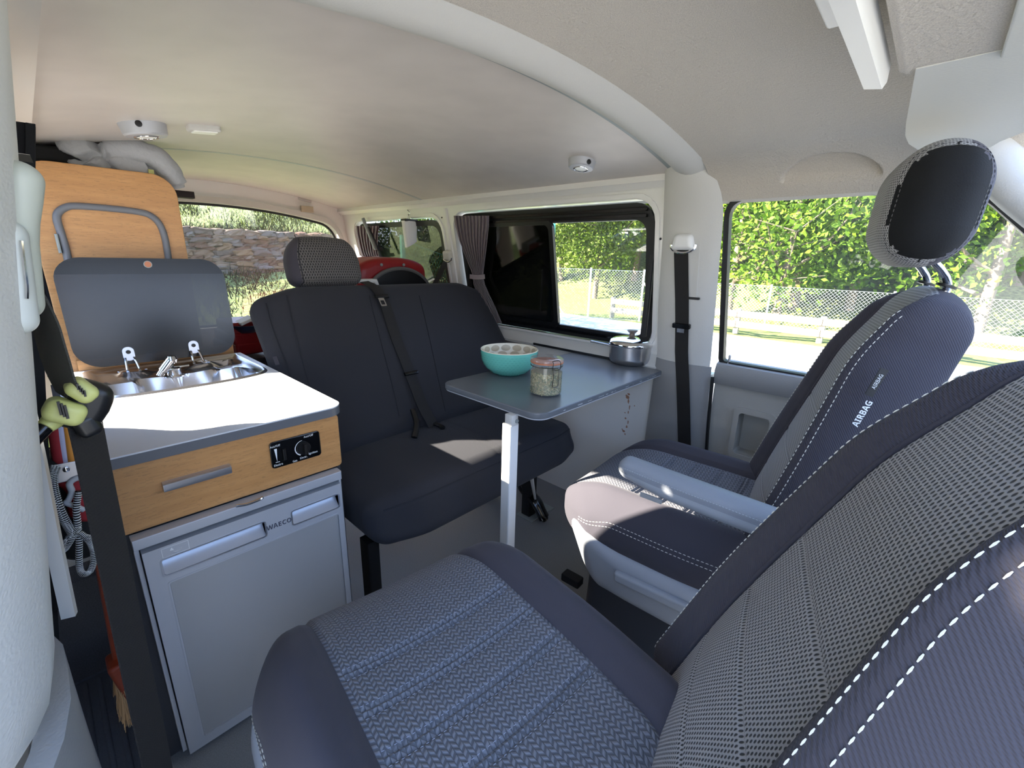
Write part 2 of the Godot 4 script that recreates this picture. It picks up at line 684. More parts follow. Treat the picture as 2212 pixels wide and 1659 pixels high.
	M.red_cloth = mat(C(150, 34, 40), 0.8)
	M.blue_dark = mat(C(24, 38, 62), 0.4)
	M.duvet = mat(C(172, 173, 174), 0.75, {"bump": rough_n, "cm": 0.2, "tri": 5.0, "rim": 0.3})
	M.yellow = mat(C(196, 196, 120), 0.45)
	M.orange = mat(C(226, 150, 60), 0.6)
	M.lilac = mat(C(190, 190, 214), 0.5)
	M.brush_wood = mat(C(166, 84, 54), 0.5, {"tex": wood_tex, "tri": 4.0})
	M.bristle = mat(C(176, 140, 98), 0.85)
	M.step_mat = mat(C(150, 152, 160), 0.8, {"tex": fleck, "bump": rough_n, "cm": 0.06, "tri": 7.0})
	M.step_grey = mat(C(124, 126, 134), 0.6, {"tex": fleck, "tri": 4.0})
	M.pillar_left = mat(C(205, 202, 194), 0.62, {"bump": fine, "cm": 0.03, "tri": 8.0})
	M.rust = mat(C(172, 128, 102), 0.9)
	M.print_white = mat(C(235, 235, 232), 0.6)
	M.print_grey = mat(C(70, 72, 84), 0.6)
	M.ledge = mat(C(172, 166, 160), 0.85, {"tex": fleck, "tri": 12.0})
	M.visor = mat(C(214, 212, 202), 0.75, {"bump": fine, "cm": 0.015, "tri": 6.0})
	M.pad_black = mat(C(13, 13, 13), 0.92, {"bump": fine, "cm": 0.03, "tri": 10.0})
	M.stone = []
	var stone_n = grey_noise(256, 0.03, 4, 33, 0.55, 1.0)
	for c in [C(176, 138, 108), C(160, 118, 88), C(190, 158, 132), C(146, 120, 104), C(184, 144, 104), C(168, 150, 138), C(150, 104, 78)]:
		M.stone.append(mat(c, 0.9, {"tex": stone_n, "bump": rough_n, "cm": 0.5, "tri": 5.0}))
	M.earth = mat(C(128, 108, 82), 0.95, {"tex": stone_n, "bump": rough_n, "cm": 1.0, "tri": 1.4})
	M.grass_ground = mat(C(150, 162, 84), 0.95, {"tex": stone_n, "bump": rough_n, "cm": 1.0, "tri": 0.9})
	M.gravel = mat(C(206, 202, 192), 0.9, {"tex": fleck, "bump": rough_n, "cm": 0.4, "tri": 1.7})
	M.blade = mat(C(146, 170, 70), 0.7, {"back": C(120, 150, 50)})
	M.blade_dry = mat(C(206, 192, 150), 0.8, {"back": C(80, 75, 55)})
	M.leaf = mat(C(136, 168, 46), 0.7, {"vc": true, "back": C(150, 180, 60)})
	M.bark = mat(C(120, 106, 90), 0.9, {"bump": rough_n, "cm": 0.5, "tri": 4.0})
	M.fence_wood = mat(C(186, 176, 156), 0.8, {"tex": fleck, "tri": 2.0})
	M.zinc = mat(C(178, 184, 184), 0.4, {"metal": 0.5})
	M.mesh_green = mat(C(80, 160, 140), 0.5)

# ---------------------------------------------------------------- the van itself
func roof_rows(x0: float, x1: float, z0: float, z1: float, nx: int, nz: int, drop := 0.0) -> Array:
	var rows = []
	for i in nz + 1:
		var r = PackedVector3Array()
		for j in nx + 1:
			var x = lerpf(x0, x1, float(j) / nx)
			r.append(Vector3(x, roof_y(x) - drop, lerpf(z0, z1, float(i) / nz)))
		rows.append(r)
	return rows

func shell() -> void:
	# floor, cut away beside the sliding door for the step
	var mb = MB.new()
	box(mb, Vector3(0.81, -0.02, -1.35), Vector3(1.62, 0.04, 3.3))
	box(mb, Vector3(-0.06, -0.02, -0.2), Vector3(0.12, 0.04, 1.0))
	box(mb, Vector3(-0.06, -0.02, -2.45), Vector3(0.12, 0.04, 1.1))
	var fl = struct("floor", "flat grey vinyl floor of the van", mb, M.floor)
	mb = MB.new()
	box(mb, Vector3(0.81, -0.09, -1.35), Vector3(1.62, 0.10, 3.3))
	obj("underbody", mb, M.black_matt, fl)

	# ceiling of two smooth boards with a seam strip between
	mb = MB.new()
	sheet(mb, roof_rows(0.045, 1.475, -0.665, -1.994, 40, 2), 0.006, true)
	var ce = struct("ceiling", "smooth pale ceiling board over the living area", mb, M.ceiling)
	mb = MB.new()
	sheet(mb, roof_rows(0.06, 1.46, -2.008, -2.93, 40, 2), 0.006, true)
	obj("rear_panel", mb, M.ceiling, ce)
	mb = MB.new()
	sheet(mb, roof_rows(0.06, 1.46, -1.990, -2.012, 40, 1, 0.003), 0.004, true)
	obj("seam_strip", mb, M.edge_light, ce)
	# outer roof skin, closing the sides down to the window line
	mb = MB.new()
	var rows = []
	for i in 9:
		var r = PackedVector3Array()
		var z = lerpf(0.06, -3.04, i / 8.0)
		for j in 41:
			var t = j / 40.0
			var x = lerpf(-0.06, 1.59, t)
			var y = roof_y(x) + 0.055
			var e = maxf(0.0, absf(t - 0.5) * 2.0 - 0.9) / 0.1
			r.append(Vector3(x, y - e * e * 0.088, z))
		rows.append(r)
	sheet(mb, rows, 0.012, true)
	obj("roof_skin", mb, M.white, ce)
	for q in [[423, 211], [673, 262], [866, 317], [1006, 360], [1120, 378], [1320, 392], [1260, 398], [345, 175], [80, 125], [75, 190], [75, 250], [620, 385], [705, 425]]:
		var d = px(q[0], q[1])
		var hit = EYE + d * 0.2
		for k in 40:
			var w = EYE + d * (roof_y(hit.x) - EYE.y) / d.y
			hit = hit.lerp(w, 0.6)
		if hit.x < 0.06 or hit.x > 1.46 or hit.z < -2.9: continue
		mb = MB.new()
		lathe(mb, [Vector2(0, -0.0022), Vector2(0.004, -0.0018), Vector2(0.0062, 0.0), Vector2(0.0062, 0.002)], 10, Transform3D(Basis(), hit))
		obj("screw_cap", mb, M.plastic_white, ce)

	# roof bow between the cab and the living area
	mb = MB.new()
	sheet(mb, roof_rows(0.045, 1.43, -0.668, -0.640, 40, 1, 0.007), 0.012, true)
	var bow = struct("trim_1", "grey metal strip across the ceiling behind the cab", mb, M.rail)
	mb = MB.new()
	rows = []
	for i in 7:
		var r = PackedVector3Array()
		var t = i / 6.0
		for j in 41:
			var x = lerpf(0.045, 1.43, j / 40.0)
			r.append(Vector3(x, roof_y(x) - 0.012 - 0.020 * sin(PI * (0.12 + 0.88 * t)), lerpf(-0.640, -0.545, t)))
		rows.append(r)
	sheet(mb, rows, 0.01, true)
	obj("cover", mb, M.trim, bow)

	side_wall_right()
	side_wall_left()
	tailgate()

func side_wall_right() -> void:
	# lower wall of painted metal
	var mb = MB.new()
	plate(mb, PackedVector2Array([Vector2(-0.50, -0.05), Vector2(-2.98, -0.05), Vector2(-2.98, 0.72), Vector2(-0.50, 0.72)]), on_right, 0.0, 0.05)
	var w = struct("wall_right", "painted metal side wall under the driver's side windows", mb, M.white)
	# ledge under the window with a slot, and a carpeted strip
	mb = MB.new()
	var prof = PackedVector2Array([Vector2(0.06, 0.700), Vector2(-0.020, 0.700), Vector2(-0.024, 0.712), Vector2(-0.012, 0.728), Vector2(-0.004, 0.748), Vector2(0.0, 0.768), Vector2(0.06, 0.768)])
	var rows = []
	for z in [-0.66, -1.2, -1.8, -2.96]:
		var r = PackedVector3Array()
		for q in prof: r.append(Vector3(1.583 + q.x, q.y, z))
		rows.append(r)
	mb.grid(rows, true)
	obj("ledge", mb, M.trim, w, 25)
	mb = MB.new()
	box(mb, Vector3(1.561, 0.712, -1.06), Vector3(0.006, 0.010, 0.50), 0.002)
	obj("slot", mb, M.rubber, w)
	mb = MB.new()
	box(mb, Vector3(1.590, 0.66, -1.62), Vector3(0.03, 0.07, 0.62), 0.01)
	obj("carpet_strip", mb, M.ledge, w)
	# framed window openings
	mb = MB.new()
	ring(mb, rrect_at(-1.845, -0.66, 0.755, 1.352, 0.004), rrect_at(-1.795, -0.732, 0.768, 1.305, 0.075), on_right, 0.0, 0.05)
	ring(mb, rrect_at(-2.97, -1.845, 0.755, 1.352, 0.004), rrect_at(-2.80, -1.900, 0.82, 1.290, 0.085), on_right, 0.0, 0.05)
	obj("window_surround", mb, M.white, w)
	mb = MB.new()
	ring(mb, rrect_at(-1.812, -0.715, 0.760, 1.322, 0.085), rrect_at(-1.797, -0.730, 0.767, 1.307, 0.077), on_right, -0.007, 0.004)
	ring(mb, rrect_at(-2.82, -1.882, 0.80, 1.308, 0.09), rrect_at(-2.805, -1.895, 0.815, 1.294, 0.085), on_right, -0.007, 0.004)
	obj("flange", mb, M.white, w)
	# a raised bead on the pillar between the windows
	mb = MB.new()
	box(mb, Vector3(0, 0, 0), Vector3(0.016, 0.56, 0.030), 0.007, Transform3D(Basis(Vector3.BACK, 0.19), Vector3(1.527, 1.05, -1.848)))
	obj("pillar_bead", mb, M.white, w)
	mb = MB.new()
	rows = []
	for i in 8:
		var r = PackedVector3Array()
		var t = i / 7.0
		var x = lerpf(wall_x(1.345), 1.440, t)
		for z in [-0.60, -1.3, -2.0, -2.97]:
			r.append(Vector3(x, lerpf(1.345, roof_y(1.44) - 0.006, sin(t * PI / 2)), z))
		rows.append(r)
	sheet(mb, rows, 0.02, true)
	obj("roof_rail", mb, M.white, w)
	for q in [[947, 430], [961, 436], [1002, 425], [1055, 420], [1105, 416], [1150, 412], [1190, 409], [1235, 406], [1272, 404], [1310, 401], [1347, 399], [955, 470], [966, 487], [1441, 653], [1427, 516], [1430, 588]]:
		mb = MB.new()
		lathe(mb, [Vector2(0, 0.003), Vector2(0.003, 0.0026), Vector2(0.0045, 0)], 8, Transform3D(Basis(Vector3.BACK, PI / 2), pr(q[0], q[1]) + Vector3(-0.001, 0, 0)))
		obj("rivet", mb, M.white if q[1] < 435 else M.rubber, w)
	# rust stains below the table
	for q in [[1357, 856, 7, 6], [1359, 866, 3, 9], [1361, 880, 2, 8], [1358, 890, 2, 5], [1352, 903, 3, 3], [1357, 912, 2, 7], [1354, 922, 3, 5], [1347, 931, 5, 4], [1372, 876, 2, 2], [1351, 891, 2, 2], [1360, 851, 5, 3], [1344, 927, 2, 2], [1350, 938, 2, 3]]:
		mb = MB.new()
		var c = ax(q[0], q[1], wall_x(0.4) - 0.0006)
		var o = PackedVector2Array()
		for k in 12:
			var a = TAU * k / 12
			o.append(Vector2(cos(a) * q[2], sin(a) * q[3]) * 0.0015 * rng.randf_range(0.6, 1.1))
		plate(mb, o, func(e, d): return Vector3(wall_x(c.y + e.y) - 0.0004 + d, c.y + e.y, c.z + e.x), 0.0, 0.0008)
		obj("rust_stain", mb, M.rust, w)

	# sliding window
	mb = MB.new()
	ring(mb, rrect_at(-1.782, -0.742, 0.772, 1.296, 0.070), rrect_at(-1.752, -0.772, 0.815, 1.240, 0.045), on_right, 0.014, 0.036)
	var win = struct("window_1", "black framed sliding window with one dark tinted sash beside the table", mb, M.rubber)
	mb = MB.new()
	for y in [1.252, 1.272]:
		box(mb, Vector3(0, 0, 0), Vector3(0.020, 0.010, 0.99), 0.003, Transform3D(Basis(), Vector3(wall_x(y) + 0.010, y, -1.262)))
	box(mb, Vector3(wall_x(0.795) + 0.006, 0.797, -1.26), Vector3(0.022, 0.012, 1.0), 0.004)
	obj("slide_rail", mb, M.black_gloss, win)
	mb = MB.new()
	ring(mb, rrect_at(-1.752, -1.182, 0.800, 1.250, 0.03), rrect_at(-1.735, -1.204, 0.822, 1.232, 0.025), on_right, 0.002, 0.018)
	var sash = obj("sash", mb, M.black, win)
	mb = MB.new()
	plate(mb, rrect_at(-1.745, -1.192, 0.810, 1.242, 0.03), on_right, 0.008, 0.012)
	obj("pane", mb, M.dark_glass, sash)
	mb = MB.new()
	plate(mb, rrect_at(-1.20, -0.765, 0.805, 1.246, 0.045), on_right, 0.024, 0.027)
	obj("pane", mb, M.glass, win)
	mb = MB.new()
	box(mb, Vector3(wall_x(1.06) + 0.012, 1.06, -0.752), Vector3(0.02, 0.47, 0.020), 0.005, Transform3D(Basis(), Vector3.ZERO))
	obj("side_seal", mb, M.rubber, win)

	# rear quarter window
	mb = MB.new()
	ring(mb, rrect_at(-2.79, -1.912, 0.832, 1.278, 0.08), rrect_at(-2.76, -1.942, 0.86, 1.250, 0.06), on_right, 0.014, 0.030)
	var w2 = struct("window_2", "tinted rear quarter window behind the bench", mb, M.rubber)
	mb = MB.new()
	plate(mb, rrect_at(-2.775, -1.927, 0.845, 1.265, 0.07), on_right, 0.020, 0.024)
	obj("pane", mb, M.tint_glass, w2)

	# B pillar cover on the driver's side
	mb = MB.new()
	rows = []
	for i in 25:
		var y = lerpf(0.752, 1.385, i / 24.0)
		var r = PackedVector3Array()
		var top = clampf((y - 1.20) / 0.185, 0, 1)
		var z_back = -0.698 - 0.004 * sin(i * 0.26) + 0.02 * top * top
		var z_front = -0.508 - 0.055 * top * top * top
		for j in 13:
			var t = j / 12.0
			var bulge = 0.048 * pow(sin(PI * clampf(0.06 + t * 0.88, 0, 1)), 0.45)
			r.append(Vector3(wall_x(y) + 0.012 - bulge - 0.035 * top * top, y, lerpf(z_back, z_front, t)))
		rows.append(r)
	sheet(mb, rows, 0.006)
	var bp = struct("trim_2", "pale grey cover of the B pillar on the driver's side", mb, M.trim)
	mb = MB.new()
	rows = []
	for i in 21:
		var y = lerpf(0.0, 0.752, i / 20.0)
		var r = PackedVector3Array()
		for j in 13:
			var t = j / 12.0
			var bulge = 0.052 * pow(sin(PI * clampf(0.06 + t * 0.88, 0, 1)), 0.4)
			r.append(Vector3(wall_x(y) + 0.012 - bulge, y, lerpf(-0.698 - 0.03 * (1 - y / 0.75), -0.488 + 0.012 * sin(y * 6.0), t)))
		rows.append(r)
	sheet(mb, rows, 0.006)
	obj("lower_cover", mb, M.trim_dark, bp)
	# slider slot of the belt
	mb = MB.new()
	box(mb, Vector3(0, 0, 0), Vector3(0.012, 0.20, 0.052), 0.005, Transform3D(Basis(Vector3.BACK, 0.18), Vector3(wall_x(1.08) - 0.034, 1.08, -0.585)))
	obj("slider_plate", mb, M.trim, bp)
	mb = MB.new()
	box(mb, Vector3(wall_x(0.985) - 0.040, 0.985, -0.575), Vector3(0.008, 0.008, 0.052), 0.003)
	obj("slot", mb, M.rubber, bp)

func side_wall_left() -> void:
	# inner skin of the sliding door, seen at a grazing angle, with its window
	var mb = MB.new()
	ring(mb, rrect_at(-2.98, -0.47, 0.30, 1.352, 0.004), rrect_at(-1.98, -0.98, 0.80, 1.300, 0.05), on_left, 0.075, 0.115)
	var w = struct("wall_left", "white painted inner skin of the passenger side with the sliding door", mb, M.white)
	mb = MB.new()
	plate(mb, PackedVector2Array([Vector2(-2.98, -0.35), Vector2(-0.47, -0.35), Vector2(-0.47, 0.30), Vector2(-2.98, 0.30)]), on_left, 0.085, 0.135)
	obj("lower_panel", mb, M.white, w)
	mb = MB.new()
	var rows = []
	for i in 8:
		var r = PackedVector3Array()
		var t = i / 7.0
		var x = lerpf(1.53 - wall_x(1.345) - 0.09, 0.06, t)
		for z in [-0.50, -1.3, -2.0, -2.97]:
			r.append(Vector3(x, lerpf(1.330, roof_y(0.06) - 0.006, sin(t * PI / 2)), z))
		rows.append(r)
	sheet(mb, rows, 0.02)
	obj("roof_rail", mb, M.white, w)
	mb = MB.new()
	ring(mb, rrect_at(-2.00, -0.96, 0.78, 1.32, 0.06), rrect_at(-1.97, -0.99, 0.81, 1.290, 0.05), on_left, 0.06, 0.10)
	var win = struct("window_3", "sliding door window beside the kitchen unit", mb, M.rubber)
	mb = MB.new()
	plate(mb, rrect_at(-1.98, -0.98, 0.80, 1.30, 0.05), on_left, 0.088, 0.091)
	obj("pane", mb, M.glass, win)

func tail_top(x: float) -> float:
	return 1.325 - 0.15 * (x - 0.76) * (x - 0.76)

func tailgate() -> void:
	var z = -2.95
	var place = func(q: Vector2, d: float): return Vector3(q.x, q.y, z - d + (q.y - 1.0) * 0.10)
	var outer = rrect_at(-0.06, 1.60, -0.3, 1.40, 0.004, 8)
	var inner = rrect_at(0.10, 1.445, 0.66, 1.335, 0.11, 8)
	for i in inner.size():
		if inner[i].y > 1.1: inner[i].y -= 0.16 * pow(inner[i].x - 0.76, 2)
	var mb = MB.new()
	# the top edge needs the roof's curve: split the long edges
	var o2 = PackedVector2Array()
	var i2 = PackedVector2Array()
	for i in outer.size():
		var k = (i + 1) % outer.size()
		var n = 14 if inner[i].distance_to(inner[k]) > 0.3 else 1
		for s in n:
			var t = float(s) / n
			var a = outer[i].lerp(outer[k], t)
			var b = inner[i].lerp(inner[k], t)
			if b.y > 1.2 and n > 1: b.y = 1.335 - 0.16 * pow(b.x - 0.76, 2)
			if a.y > 1.3: a.y = roof_y(a.x) + 0.02
			o2.append(a)
			i2.append(b)
	ring(mb, o2, i2, place, 0.0, 0.05)
	var w = struct("wall_rear", "cream painted tailgate frame round the rear window", mb, M.white)
	mb = MB.new()
	ring(mb, inset(i2, -0.03), i2, place, -0.016, 0.004)
	obj("window_surround", mb, M.trim, w)
	mb = MB.new()
	box(mb, az(663, 452, z + 0.05), Vector3(0.075, 0.036, 0.02), 0.004)
	obj("latch_cover", mb, M.beige, w)
	mb = MB.new()
	ring(mb, inset(i2, -0.006), inset(i2, 0.012), place, 0.03, 0.046)
	var win = struct("window_4", "rear window in the tailgate", mb, M.rubber)
	mb = MB.new()
	plate(mb, inset(i2, 0.004), place, 0.036, 0.039)
	obj("pane", mb, M.glass, win)

# ---------------------------------------------------------------- cab
func cab() -> void:
	# headliner with the recess of a grab handle over the driver's door
	var prof = PackedVector2Array([Vector2(0.010, 1.285), Vector2(0.028, 1.32), Vector2(0.06, 1.352), Vector2(0.11, roof_y(0.11) - 0.014)])
	for j in 24:
		var x = lerpf(0.16, 1.34, j / 23.0)
		prof.append(Vector2(x, roof_y(x) - 0.012))
	var bend = curve([Vector3(1.35, roof_y(1.35) - 0.012, 0), Vector3(1.395, 1.366, 0), Vector3(1.432, 1.342, 0), Vector3(1.456, 1.312, 0), Vector3(1.474, 1.282, 0)], 8)
	for q in bend: prof.append(Vector2(q.x, q.y))
	prof.append(Vector2(1.50, 1.276))
	var rows = []
	for i in 131:
		var z = lerpf(-0.548, 0.105, i / 130.0)
		var r = PackedVector3Array()
		for q in prof:
			var p = Vector3(q.x, q.y, z)
			if q.x > 1.36:
				var e = pow((z + 0.252) / 0.112, 2) + pow(maxf(0.0, (q.y - 1.316) / 0.052), 2)
				var k = clampf((1.0 - e) / 0.22, 0, 1) * clampf((q.y - 1.309) / 0.012, 0, 1)
				p += Vector3(0.55, 0.83, 0) * 0.015 * smoothstep(0, 1, k)
			r.append(p)
		rows.append(r)
	var mb = MB.new()
	sheet(mb, rows, 0.008, true)
	struct("ceiling", "felted beige headliner over the cab", mb, M.headliner)

	# driver's door
	mb = MB.new()
	var pp = ax(1628, 945, 1.59)
	var card = func(q, d): return Vector3(wall_x(q.y) + 0.01 + d, q.y, q.x)
	ring(mb, rrect_at(-0.488, 0.55, -0.05, 0.71, 0.004), rrect_at(pp.z - 0.058, pp.z + 0.038, pp.y - 0.078, pp.y + 0.075, 0.012), card, 0.0, 0.06)
	var door = struct("door_1", "beige grey driver's door card below its window", mb, M.door_card)
	mb = MB.new()
	rows = []
	for z in steps(-0.486, 0.56, 14):
		var r = PackedVector3Array()
		for q in [Vector2(0.07, 0.772), Vector2(0.012, 0.774), Vector2(-0.010, 0.766), Vector2(-0.020, 0.745), Vector2(-0.018, 0.715), Vector2(-0.006, 0.694), Vector2(0.03, 0.690), Vector2(0.07, 0.690)]:
			r.append(Vector3(1.582 + q.x, q.y, z))
		rows.append(r)
	mb.grid(rows, true)
	mb.fan(rows[0], Vector3(1.60, 0.73, -0.486))
	mb.fan(rows[-1], Vector3(1.60, 0.73, 0.56), true)
	obj("sill_cap", mb, M.trim_dark, door)
	mb = MB.new()
	ring(mb, rrect_at(pp.z - 0.075, pp.z + 0.055, pp.y - 0.10, pp.y + 0.095, 0.02), rrect_at(pp.z - 0.058, pp.z + 0.038, pp.y - 0.078, pp.y + 0.075, 0.012), func(q, d): return Vector3(wall_x(q.y) + 0.01 + d, q.y, q.x), -0.010, 0.004)
	var pk = obj("pocket_frame", mb, M.door_card, door)
	mb = MB.new()
	plate(mb, rrect_at(pp.z - 0.066, pp.z + 0.046, pp.y - 0.086, pp.y + 0.083, 0.012), card, 0.060, 0.066)
	obj("pocket_back", mb, M.door_card, pk)
	mb = MB.new()
	var lp = ax(1573, 792, 1.592)
	lathe(mb, [Vector2(0, 0.026), Vector2(0.003, 0.0255), Vector2(0.0042, 0.022), Vector2(0.0042, 0.002), Vector2(0.010, 0.0015), Vector2(0.010, -0.004)], 12, Transform3D(Basis(), Vector3(lp.x, 0.773, lp.z)))
	obj("lock_pin", mb, M.alu, door)
	# window frame: a black run channel, the A pillar in front
	mb = MB.new()
	var hole = PackedVector2Array()
	var rim = PackedVector2Array()
	var corners = [Vector2(0.55, 0.775), Vector2(0.02, 1.281), Vector2(-0.497, 1.281), Vector2(-0.470, 0.775)]
	var rad = [0.02, 0.06, 0.05, 0.012]
	for q in 4:
		var c: Vector2 = corners[q]
		var a: Vector2 = (corners[(q + 3) % 4] - c).normalized()
		var b: Vector2 = (corners[(q + 1) % 4] - c).normalized()
		for k in 7:
			var t = k / 6.0
			var s = c + a * rad[q] * (1 - t) * (1 - t) + b * rad[q] * t * t
			hole.append(s)
	rim = inset(hole, -0.016)
	ring(mb, rim, hole, on_right, 0.002, 0.03)
	obj("window_seal", mb, M.rubber, door)
	mb = MB.new()
	plate(mb, inset(hole, -0.004), on_right, 0.018, 0.021)
	obj("pane", mb, M.glass, door)
	mb = MB.new()
	tube(mb, curve([Vector3(1.555, 0.72, -0.487), Vector3(1.56, 0.55, -0.478), Vector3(1.575, 0.35, -0.468), Vector3(1.575, 0.1, -0.47)], 6), 0.006, 6)
	obj("door_seal", mb, M.rubber, door)

	# A pillar cover
	mb = MB.new()
	var spine = curve([Vector3(1.425, 1.345, 0.02), Vector3(1.43, 1.245, 0.115), Vector3(1.45, 1.10, 0.29), Vector3(1.48, 0.85, 0.62)], 8)
	rows = []
	for i in spine.size():
		var t = (spine[mini(i + 1, spine.size() - 1)] - spine[maxi(i - 1, 0)]).normalized()
		var side = Vector3(-1, 0, 0)
		var up = t.cross(side).normalized()
		var r = PackedVector3Array()
		for k in 12:
			var w = TAU * k / 12
			r.append(spine[i] + side * cos(w) * 0.036 + up * sin(w) * 0.042)
		rows.append(r)
	mb.grid(rows, true)
	struct("trim_3", "pale A pillar cover beside the driver's window", mb, M.trim)

	# overhead console
	mb = MB.new()
	box(mb, Vector3(0.605, 1.398, 0.02), Vector3(0.60, 0.066, 0.24), 0.012)
	var con = tag(obj("overhead_console", mb, M.headliner), "felt covered overhead storage box hanging from the cab ceiling", "console") as MeshInstance3D
	mb = MB.new()
	extrude(mb, PackedVector2Array([Vector2(-0.012, 0.0), Vector2(0.010, -0.004), Vector2(0.014, 0.004), Vector2(0.014, 0.028), Vector2(0.0, 0.036), Vector2(-0.014, 0.030)]), -0.41, 0.42, 0.003, Transform3D(Basis(Vector3(0, 0, 1), Vector3(0, 1, 0), Vector3(-1, 0, 0)).rotated(Vector3.UP, 0.0), Vector3(0.49, 1.354, -0.122)))
	obj("edge_trim", mb, M.plastic_white, con)
	mb = MB.new()
	box(mb, Vector3(0.44, 1.415, -0.150), Vector3(0.70, 0.02, 0.05), 0.004)
	obj("upper_lip", mb, M.plastic_white, con)
	mb = MB.new()
	box(mb, Vector3(0.46, 1.397, -0.136), Vector3(0.76, 0.016, 0.03), 0.002)
	obj("gap_strip", mb, M.ledge, con)
	mb = MB.new()
	extrude(mb, rrect(0.33, 0.13, 0.006), -0.004, 0.004, 0.002, Transform3D(Basis(Vector3.RIGHT, PI / 2), Vector3(0.725, 1.362, 0.068)))
	var lamp = obj("map_lamp", mb, M.visor, con)
	mb = MB.new()
	extrude(mb, rrect(0.10, 0.05, 0.004), -0.002, 0.002, 0.001, Transform3D(Basis(Vector3.RIGHT, PI / 2), Vector3(0.80, 1.357, 0.068)))
	obj("lens", mb, M.lamp_lens, lamp)

	# sun visor
	var vn = Vector3(0.085, 1, 0).normalized()
	var v0 = Vector3(0.9, 1.362, -0.08)
	var vout = PackedVector2Array()
	for q in [[1978, 150], [1957, 268], [1955, 293], [1963, 311], [1985, 325], [2040, 338], [2075, 340], [2095, 333], [2112, 325], [2140, 318], [2160, 306], [2205, 288]]:
		var w = ap(q[0], q[1], v0, vn)
		vout.append(Vector2(w.x, w.z))
	vout.append(Vector2(1.2, 0.09))
	vout.append(Vector2(0.87, 0.09))
	mb = MB.new()
	plate(mb, vout, func(q, d): return Vector3(q.x, v0.y - (q.x - 0.9) * 0.085 + d, q.y), 0.0, 0.014)
	tag(obj("sun_visor", mb, M.visor), "pale folded sun visor against the cab ceiling", "visor")

	# steering wheel
	var st = thing("steering_wheel", "black steering wheel behind the driver's seat", "steering wheel", Vector3(1.14, 0.80, 0.35))
	var wb = Basis(Vector3.RIGHT, deg_to_rad(-52.0))
	var wc = Vector3(1.14, 0.845, 0.335)
	mb = MB.new()
	var circ = PackedVector3Array()
	for k in 48: circ.append(wc + wb * Vector3(cos(TAU * k / 48) * 0.19, sin(TAU * k / 48) * 0.19, 0))
	tube(mb, circ, 0.017, 12, false, true)
	obj("rim", mb, M.black, st)
	mb = MB.new()
	rbox(mb, Vector3(0.16, 0.13, 0.05), 0.024, 3, [], [], [], null, Transform3D(wb, wc))
	obj("hub", mb, M.black, st)
	for a in [0.0, PI, -PI / 2]:
		mb = MB.new()
		tube(mb, PackedVector3Array([wc + wb * Vector3(cos(a) * 0.06, sin(a) * 0.06, 0), wc + wb * Vector3(cos(a) * 0.185, sin(a) * 0.185, 0)]), 0.016, 8, true, false, 0.6)
		obj("spoke", mb, M.black, st)
	mb = MB.new()
	tube(mb, PackedVector3Array([wc, wc + wb * Vector3(0, 0, -0.22)]), 0.03, 10)
	obj("column", mb, M.black, st)

	# dashboard
	mb = MB.new()
	rows = []
	for x in steps(0.0, 1.53, 24):
		var r = PackedVector3Array()
		var k = smoothstep(1.15, 1.45, x)
		var z0 = lerpf(0.40, 0.17, k)
		for q in [Vector2(z0 + 0.12, 0.18), Vector2(z0 + 0.06, 0.45), Vector2(z0, 0.70), Vector2(z0 + 0.01, 0.80), Vector2(z0 + 0.05, 0.850 - 0.02 * k), Vector2(z0 + 0.15, 0.865), Vector2(0.75, 0.84), Vector2(0.80, 0.5), Vector2(0.80, 0.18)]:
			r.append(Vector3(x, q.y, q.x))
		rows.append(r)
	mb.grid(rows, true)
	mb.fan(rows[0], Vector3(0.0, 0.5, 0.6))
	mb.fan(rows[-1], Vector3(1.53, 0.5, 0.6), true)
	var dash = tag(obj("dashboard", mb, M.trim_dark), "grey dashboard under the windscreen", "dashboard") as MeshInstance3D
	mb = MB.new()
	var vc = ax(2160, 868, 1.36)
	circ = PackedVector3Array()
	for k in 24: circ.append(vc + Vector3(cos(TAU * k / 24) * 0.05, 0.012 * cos(TAU * k / 24), sin(TAU * k / 24) * 0.03))
	tube(mb, circ, 0.004, 6, false, true)
	obj("air_vent", mb, M.trim, dash)
	# windscreen
	mb = MB.new()
	mb.quad(Vector3(0.03, 1.335, 0.11), Vector3(1.44, 1.335, 0.11), Vector3(1.52, 0.82, 0.86), Vector3(-0.02, 0.82, 0.86))
	struct("window_5", "sloping windscreen over the dashboard", mb, M.glass)
	mb = MB.new()
	box(mb, Vector3(0.765, 0.25, 0.84), Vector3(1.66, 1.1, 0.06))
	struct("wall_front", "bulkhead below the windscreen", mb, M.black_matt)

